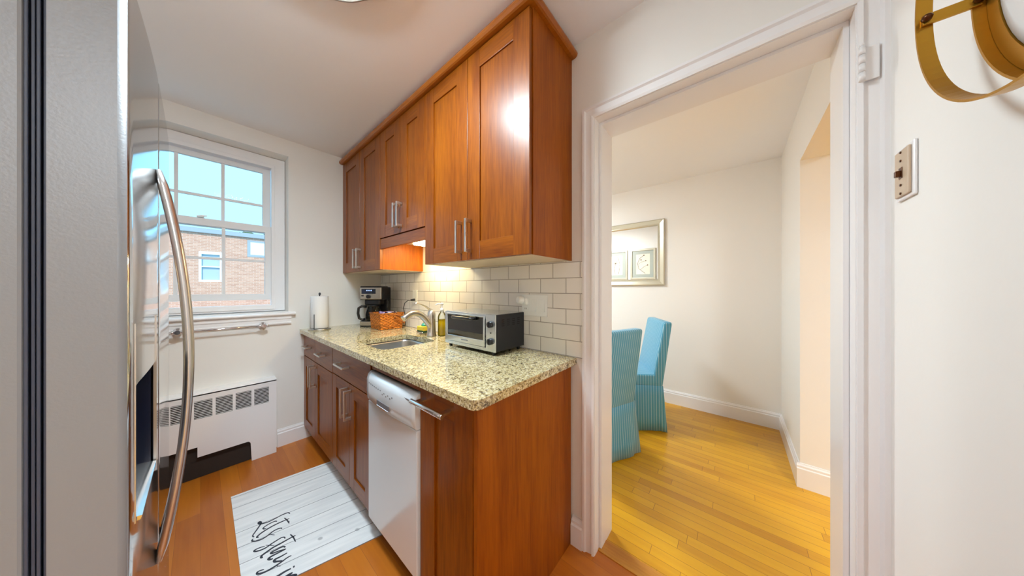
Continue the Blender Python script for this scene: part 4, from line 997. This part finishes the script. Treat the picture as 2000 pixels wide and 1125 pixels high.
# ------------------------------------------------------------------ hinge, light switch, brass wall piece
hg = thing('door_hinge', 'white painted door hinge on the right side of the doorway', 'hinge', (XW - .02, DY0, 1.87))
bm = bm_new()
for k in range(4): cyl(bm, (XW - .026, DY0 - .003, 1.820 + .0238 * k), (XW - .026, DY0 - .003, 1.8425 + .0238 * k), .0062, 14)
lathe(bm, [(0, .0), (.004, .001), (.0045, .006), (0, .010)], XW - .026, DY0 - .003, 1.9155, 12)
obj('barrel', bm, M['trim'], hg)
pbox('leaf', M['trim'], hg, XW - .0195, XW - .0150, DY0 - .034, DY0 - .004, 1.822, 1.912, bevel=.001)
YP = YR
sw = thing('light_switch', 'old beige toggle light switch on the white wall beside the doorway', 'light switch', (1.082, YP, 1.53))
M['beige'] = plain('beige_plate', (.58, .44, .31), .4)
bm = bm_new(); box(bm, 1.040, 1.125, YP + .0005, YP + .006, 1.466, 1.592); obj('wall_surround', bm, M['trim'], sw, bevel=.003)
bm = bm_new(); box(bm, 1.050, 1.118, YP + .006, YP + .011, 1.474, 1.584); obj('plate', bm, M['beige'], sw, bevel=.002)
bm = bm_new(); box(bm, 1.076, 1.092, YP + .011, YP + .0125, 1.516, 1.542); box(bm, 1.079, 1.089, YP + .012, YP + .020, 1.520, 1.534); obj('toggle', bm, M['brass_dark'], sw, bevel=.001)
for z in (1.578, 1.558, 1.500, 1.480):
    bm = bm_new(); cyl(bm, (1.084, YP + .0105, z), (1.084, YP + .013, z), .0028, 10); obj('screw', bm, M['brass_dark'], sw)

scx, scz, scr = .583, 1.728, .240
sc_ = thing('wall_sconce', 'round antique gold wall light of two hoops high on the right wall', 'wall light', (scx, YR, scz))
def hoop(name, r0, r1, ya, yb, mat, parent=sc_, seg=96, bev=.001):
    bm = bm_new(); prof = [(r0, ya), (r1, ya), (r1, yb), (r0, yb)]; rings = []
    for k in range(seg):
        a = 2 * PI * k / seg; rings.append([bm.verts.new((scx + r * math.cos(a), y, scz + r * math.sin(a))) for r, y in prof])
    for k in range(seg):
        a, c = rings[k], rings[(k + 1) % seg]
        for j in range(4):
            f = bm.faces.new((a[j], a[(j + 1) % 4], c[(j + 1) % 4], c[j])); f.smooth = False
    return obj(name, bm, mat, parent)
hoop('front_hoop', scr - .0035, scr, -.262, -.245, M['brass'])
hoop('rear_hoop', scr - .0055, scr - .002, -.3145, -.297, M['brass'])
hoop('back_ring', .212, scr - .006, -.3145, -.309, M['brass'])
bm = bm_new(); lathe(bm, [(0, 0), (.211, 0), (.211, .004), (.19, .010), (0, .016)], 0, 0, 0, 64); bm.transform(Matrix.Translation((scx, YR + .0005, scz)) @ Matrix.Rotation(-PI / 2, 4, 'X')); obj('diffuser', bm, M['frost'], sc_)
for ang in (0, 90, 180, 270):
    a = math.radians(ang - 2); ca, sa = math.cos(a), math.sin(a)
    bm = bm_new(); r_ = scr - .007
    tdir = Vector((-sa, 0, ca)); rdir = Vector((ca, 0, sa)); c0 = Vector((scx, 0, scz)) + rdir * r_
    vs_ = []
    for yy in (-.305, -.250):
        for sgn, rr_ in ((-1, -.0025), (1, -.0025), (1, .003), (-1, .003)): vs_.append(bm.verts.new(c0 + tdir * sgn * .009 + rdir * rr_ + Vector((0, yy, 0))))
    for q in ((0, 1, 2, 3), (7, 6, 5, 4), (0, 4, 5, 1), (1, 5, 6, 2), (2, 6, 7, 3), (3, 7, 4, 0)): bm.faces.new([vs_[i] for i in q])
    st = obj('crossbar', bm, M['brass'], sc_, bevel=.001)
    bm = bm_new()
    for yy in (-.2535, -.302):
        p = Vector((scx, yy, scz)) + rdir * (r_ - .003); tube(bm, [p, p - rdir * .006, p - rdir * .010], [.006, .0055, .002], 12)
    p = Vector((scx, -.2535, scz)) + rdir * scr; tube(bm, [p, p + rdir * .005, p + rdir * .009, p + rdir * .013], [.003, .003, .0055, .002], 12)
    obj('screw', bm, M['brass_dark'], st)

# ------------------------------------------------------------------ dining room things
XM = XD1 - .0005
mr = thing('wall_mirror', 'rectangular mirror in a wide champagne frame on the dining room wall', 'mirror', (XM, 1.1, 1.65))
bm = bm_new()
y0, y1, z0, z1 = .590, 1.56, 1.285, 2.022
prf = [(0, 0), (0, .020), (.010, .028), (.022, .024), (.046, .016), (.060, .018), (.070, .010), (.070, 0)]
L4 = []
for w_, p in prf: L4.append([bm.verts.new((XM - p, a, b_)) for a, b_ in ((y0 + w_, z0 + w_), (y1 - w_, z0 + w_), (y1 - w_, z1 - w_), (y0 + w_, z1 - w_))])
for i in range(len(L4)):
    a, c = L4[i], L4[(i + 1) % len(L4)]
    for k in range(4): bm.faces.new((a[k], a[(k + 1) % 4], c[(k + 1) % 4], c[k]))
obj('frame', bm, M['frame_silver'], mr)
pbox('mirror_glass', M['mirror'], mr, XM - .008, XM - .001, y0 + .066, y1 - .066, z0 + .066, z1 - .066)

def picture(label, y0, y1, z0, z1, draw):
    x = XD0 + .0005
    t_ = thing('framed_picture', label, 'picture', (x, (y0 + y1) / 2, (z0 + z1) / 2), group='botanical pictures on the dining side of the kitchen wall')
    bm = bm_new(); plate(bm, rect(y0, y1, z0, z1), [rect(y0 + .035, y1 - .035, z0 + .035, z1 - .035)], fnX, x, x + .022); obj('frame', bm, M['frame_silver'], t_, bevel=.004)
    bm = bm_new(); plate(bm, rect(y0 + .034, y1 - .034, z0 + .034, z1 - .034), [rect(y0 + .095, y1 - .095, z0 + .095, z1 - .095)], fnX, x, x + .010); obj('mount', bm, M['art_mat'], t_)
    pbox('paper', M['art_paper'], t_, x, x + .007, y0 + .094, y1 - .094, z0 + .094, z1 - .094)
    bm = bm_new(); draw(bm, x + .0075, (y0 + y1) / 2, (z0 + z1) / 2); obj('plant_drawing', bm, M['art_ink'], t_)
def stem(bm, x, pts, r=.003): tube(bm, [(x, a, b_) for a, b_ in pts], r, 6)
def draw1(bm, x, cy, cz):
    stem(bm, x, [(cy + .02, cz - .17), (cy + .03, cz - .05), (cy + .01, cz + .04)])
    for k in range(9):
        a = math.radians(10 + 20 * k); stem(bm, x, [(cy + .01, cz + .03), (cy + .01 + .055 * math.cos(a), cz + .03 + .065 * math.sin(a))], .0018)
    stem(bm, x, [(cy - .05, cz - .17), (cy - .07, cz), (cy - .05, cz + .12), (cy - .03, cz + .16)], .0025)
def draw2(bm, x, cy, cz):
    stem(bm, x, [(cy - .04, cz - .17), (cy + .07, cz - .08), (cy + .09, cz + .02), (cy + .05, cz + .11), (cy - .02, cz + .16)])
    stem(bm, x, [(cy + .08, cz + .0), (cy + .02, cz + .04), (cy - .05, cz + .06)], .002)
    stem(bm, x, [(cy + .04, cz - .1), (cy - .03, cz - .04), (cy - .08, cz - .02)], .002)
    for a, b_ in ((-.02, .16), (-.05, .06), (-.08, -.02), (.03, .08)):
        lathe_pts = [(x - .001, cy + a, cz + b_), (x + .002, cy + a, cz + b_)]; tube(bm, lathe_pts, .011, 12)
picture('framed botanical print of an open seed head, seen in the dining mirror', 1.552, 1.985, 1.415, 1.975, draw1)
picture('framed botanical print of a curved budding twig, seen in the dining mirror', 1.075, 1.500, 1.415, 1.975, draw2)

# slipcovered chairs; local frame: +y is where the sitter faces, x is width
def chair(label, x, y, rot, kick=.0):
    c = thing('dining_chair', label, 'chair', (x, y, 0), rot, 'striped slipcovered dining chairs')
    W, D = .235, .25; SZ = .405
    def uvf(co, n):
        if abs(n.x) > .75: return (co.y + .003, co.z)
        return (co.x + .003, co.z)
    def rbox(name, pts8, bev, parent=c):
        bm = bm_new(); v = [bm.verts.new(p) for p in pts8]
        for f in ((3, 2, 1, 0), (4, 5, 6, 7), (0, 1, 5, 4), (1, 2, 6, 5), (2, 3, 7, 6), (3, 0, 4, 7)): bm.faces.new([v[i] for i in f])
        bmesh.ops.recalc_face_normals(bm, faces=bm.faces)
        bmesh.ops.bevel(bm, geom=list(bm.edges), offset=bev, segments=4, profile=.5, affect='EDGES')
        for f in bm.faces: f.smooth = True
        return obj(name, bm, M['stripe'], parent, local=True, uvfn=uvf)
    rbox('seat', [(-W, -D + .05, SZ - .02), (W, -D + .05, SZ - .02), (W, D, SZ - .02), (-W, D, SZ - .02), (-W + .003, -D + .05, SZ + .085), (W - .003, -D + .05, SZ + .085), (W - .003, D - .003, SZ + .08), (-W + .003, D - .003, SZ + .08)], .018)
    b0, b1 = -D, -D + .095; lean = .085
    rbox('backrest', [(-W, b0, SZ - .03), (W, b0, SZ - .03), (W, b1, SZ - .03), (-W, b1, SZ - .03), (-W + .012, b0 - lean, .955), (W - .012, b0 - lean, .955), (W - .012, b1 - lean - .02, .955), (-W + .012, b1 - lean - .02, .955)], .022)
    bm = bm_new(); cnr = [(-W, -D), (W, -D), (W, D), (-W, D)]; per = []; nseg = 16
    for k in range(4):
        a, b_ = cnr[k], cnr[(k + 1) % 4]
        for i in range(nseg):
            s = i / nseg; px_, py_ = a[0] + (b_[0] - a[0]) * s, a[1] + (b_[1] - a[1]) * s
            nx_, ny_ = (b_[1] - a[1]), -(b_[0] - a[0]); ln = math.hypot(nx_, ny_); nx_ /= ln; ny_ /= ln
            wav = .010 * math.sin(s * PI * 3 + k) - (.028 if i == 0 else (.010 if i in (1, nseg - 1) else 0))
            per.append((px_, py_, nx_, ny_, wav, i))
    rows = []
    for zi, z in enumerate((SZ - .012, SZ - .10, SZ - .2, SZ - .3, .004)):
        f_ = zi / 4
        rows.append([bm.verts.new((px_ + (nx_ * (wav * f_ + .024 * f_)) + (0 if i else math.copysign(.028 * f_, px_)), py_ + (ny_ * (wav * f_ + .024 * f_)) + (0 if i else math.copysign(.028 * f_, py_)) , z)) for px_, py_, nx_, ny_, wav, i in per])
    for a, b_ in zip(rows, rows[1:]):
        for k in range(len(a)):
            f = bm.faces.new((a[k], a[(k + 1) % len(a)], b_[(k + 1) % len(a)], b_[k])); f.smooth = True
    sk = obj('skirt', bm, M['stripe'], c, local=True, uvfn=uvf)
    md = sk.modifiers.new('solid', 'SOLIDIFY'); md.thickness = .004
    bm = bm_new()
    for sx in (-1, 1):
        for sy in (-1, 1): box(bm, sx * (W - .04) - .018, sx * (W - .04) + .018, sy * (D - .05) - .018, sy * (D - .05) + .018, .0005, SZ - .02)
    obj('hidden_legs', bm, M['carcass'], c, local=True)
    return c
# near chair: facing (.37,.93); its rear right corner sits at (2.135,.581)
def place(label, corner, facing, side):
    fx_, fy_ = facing; l = math.hypot(fx_, fy_); fx_, fy_ = fx_ / l, fy_ / l
    rx, ry = fy_, -fx_        # right of facing
    W, D = .235, .25
    cx_ = corner[0] - side * rx * W + fx_ * D; cy_ = corner[1] - side * ry * W + fy_ * D
    return chair(label, cx_, cy_, math.atan2(fy_, fx_) - PI / 2)
place('blue striped slipcovered chair nearest the doorway, its back turned to the kitchen', (2.15, .585), (.37, .93), 1)
place('blue striped slipcovered chair farther from the doorway, seat showing, by the far wall', (2.62, .48), (-.5, .866), -1)
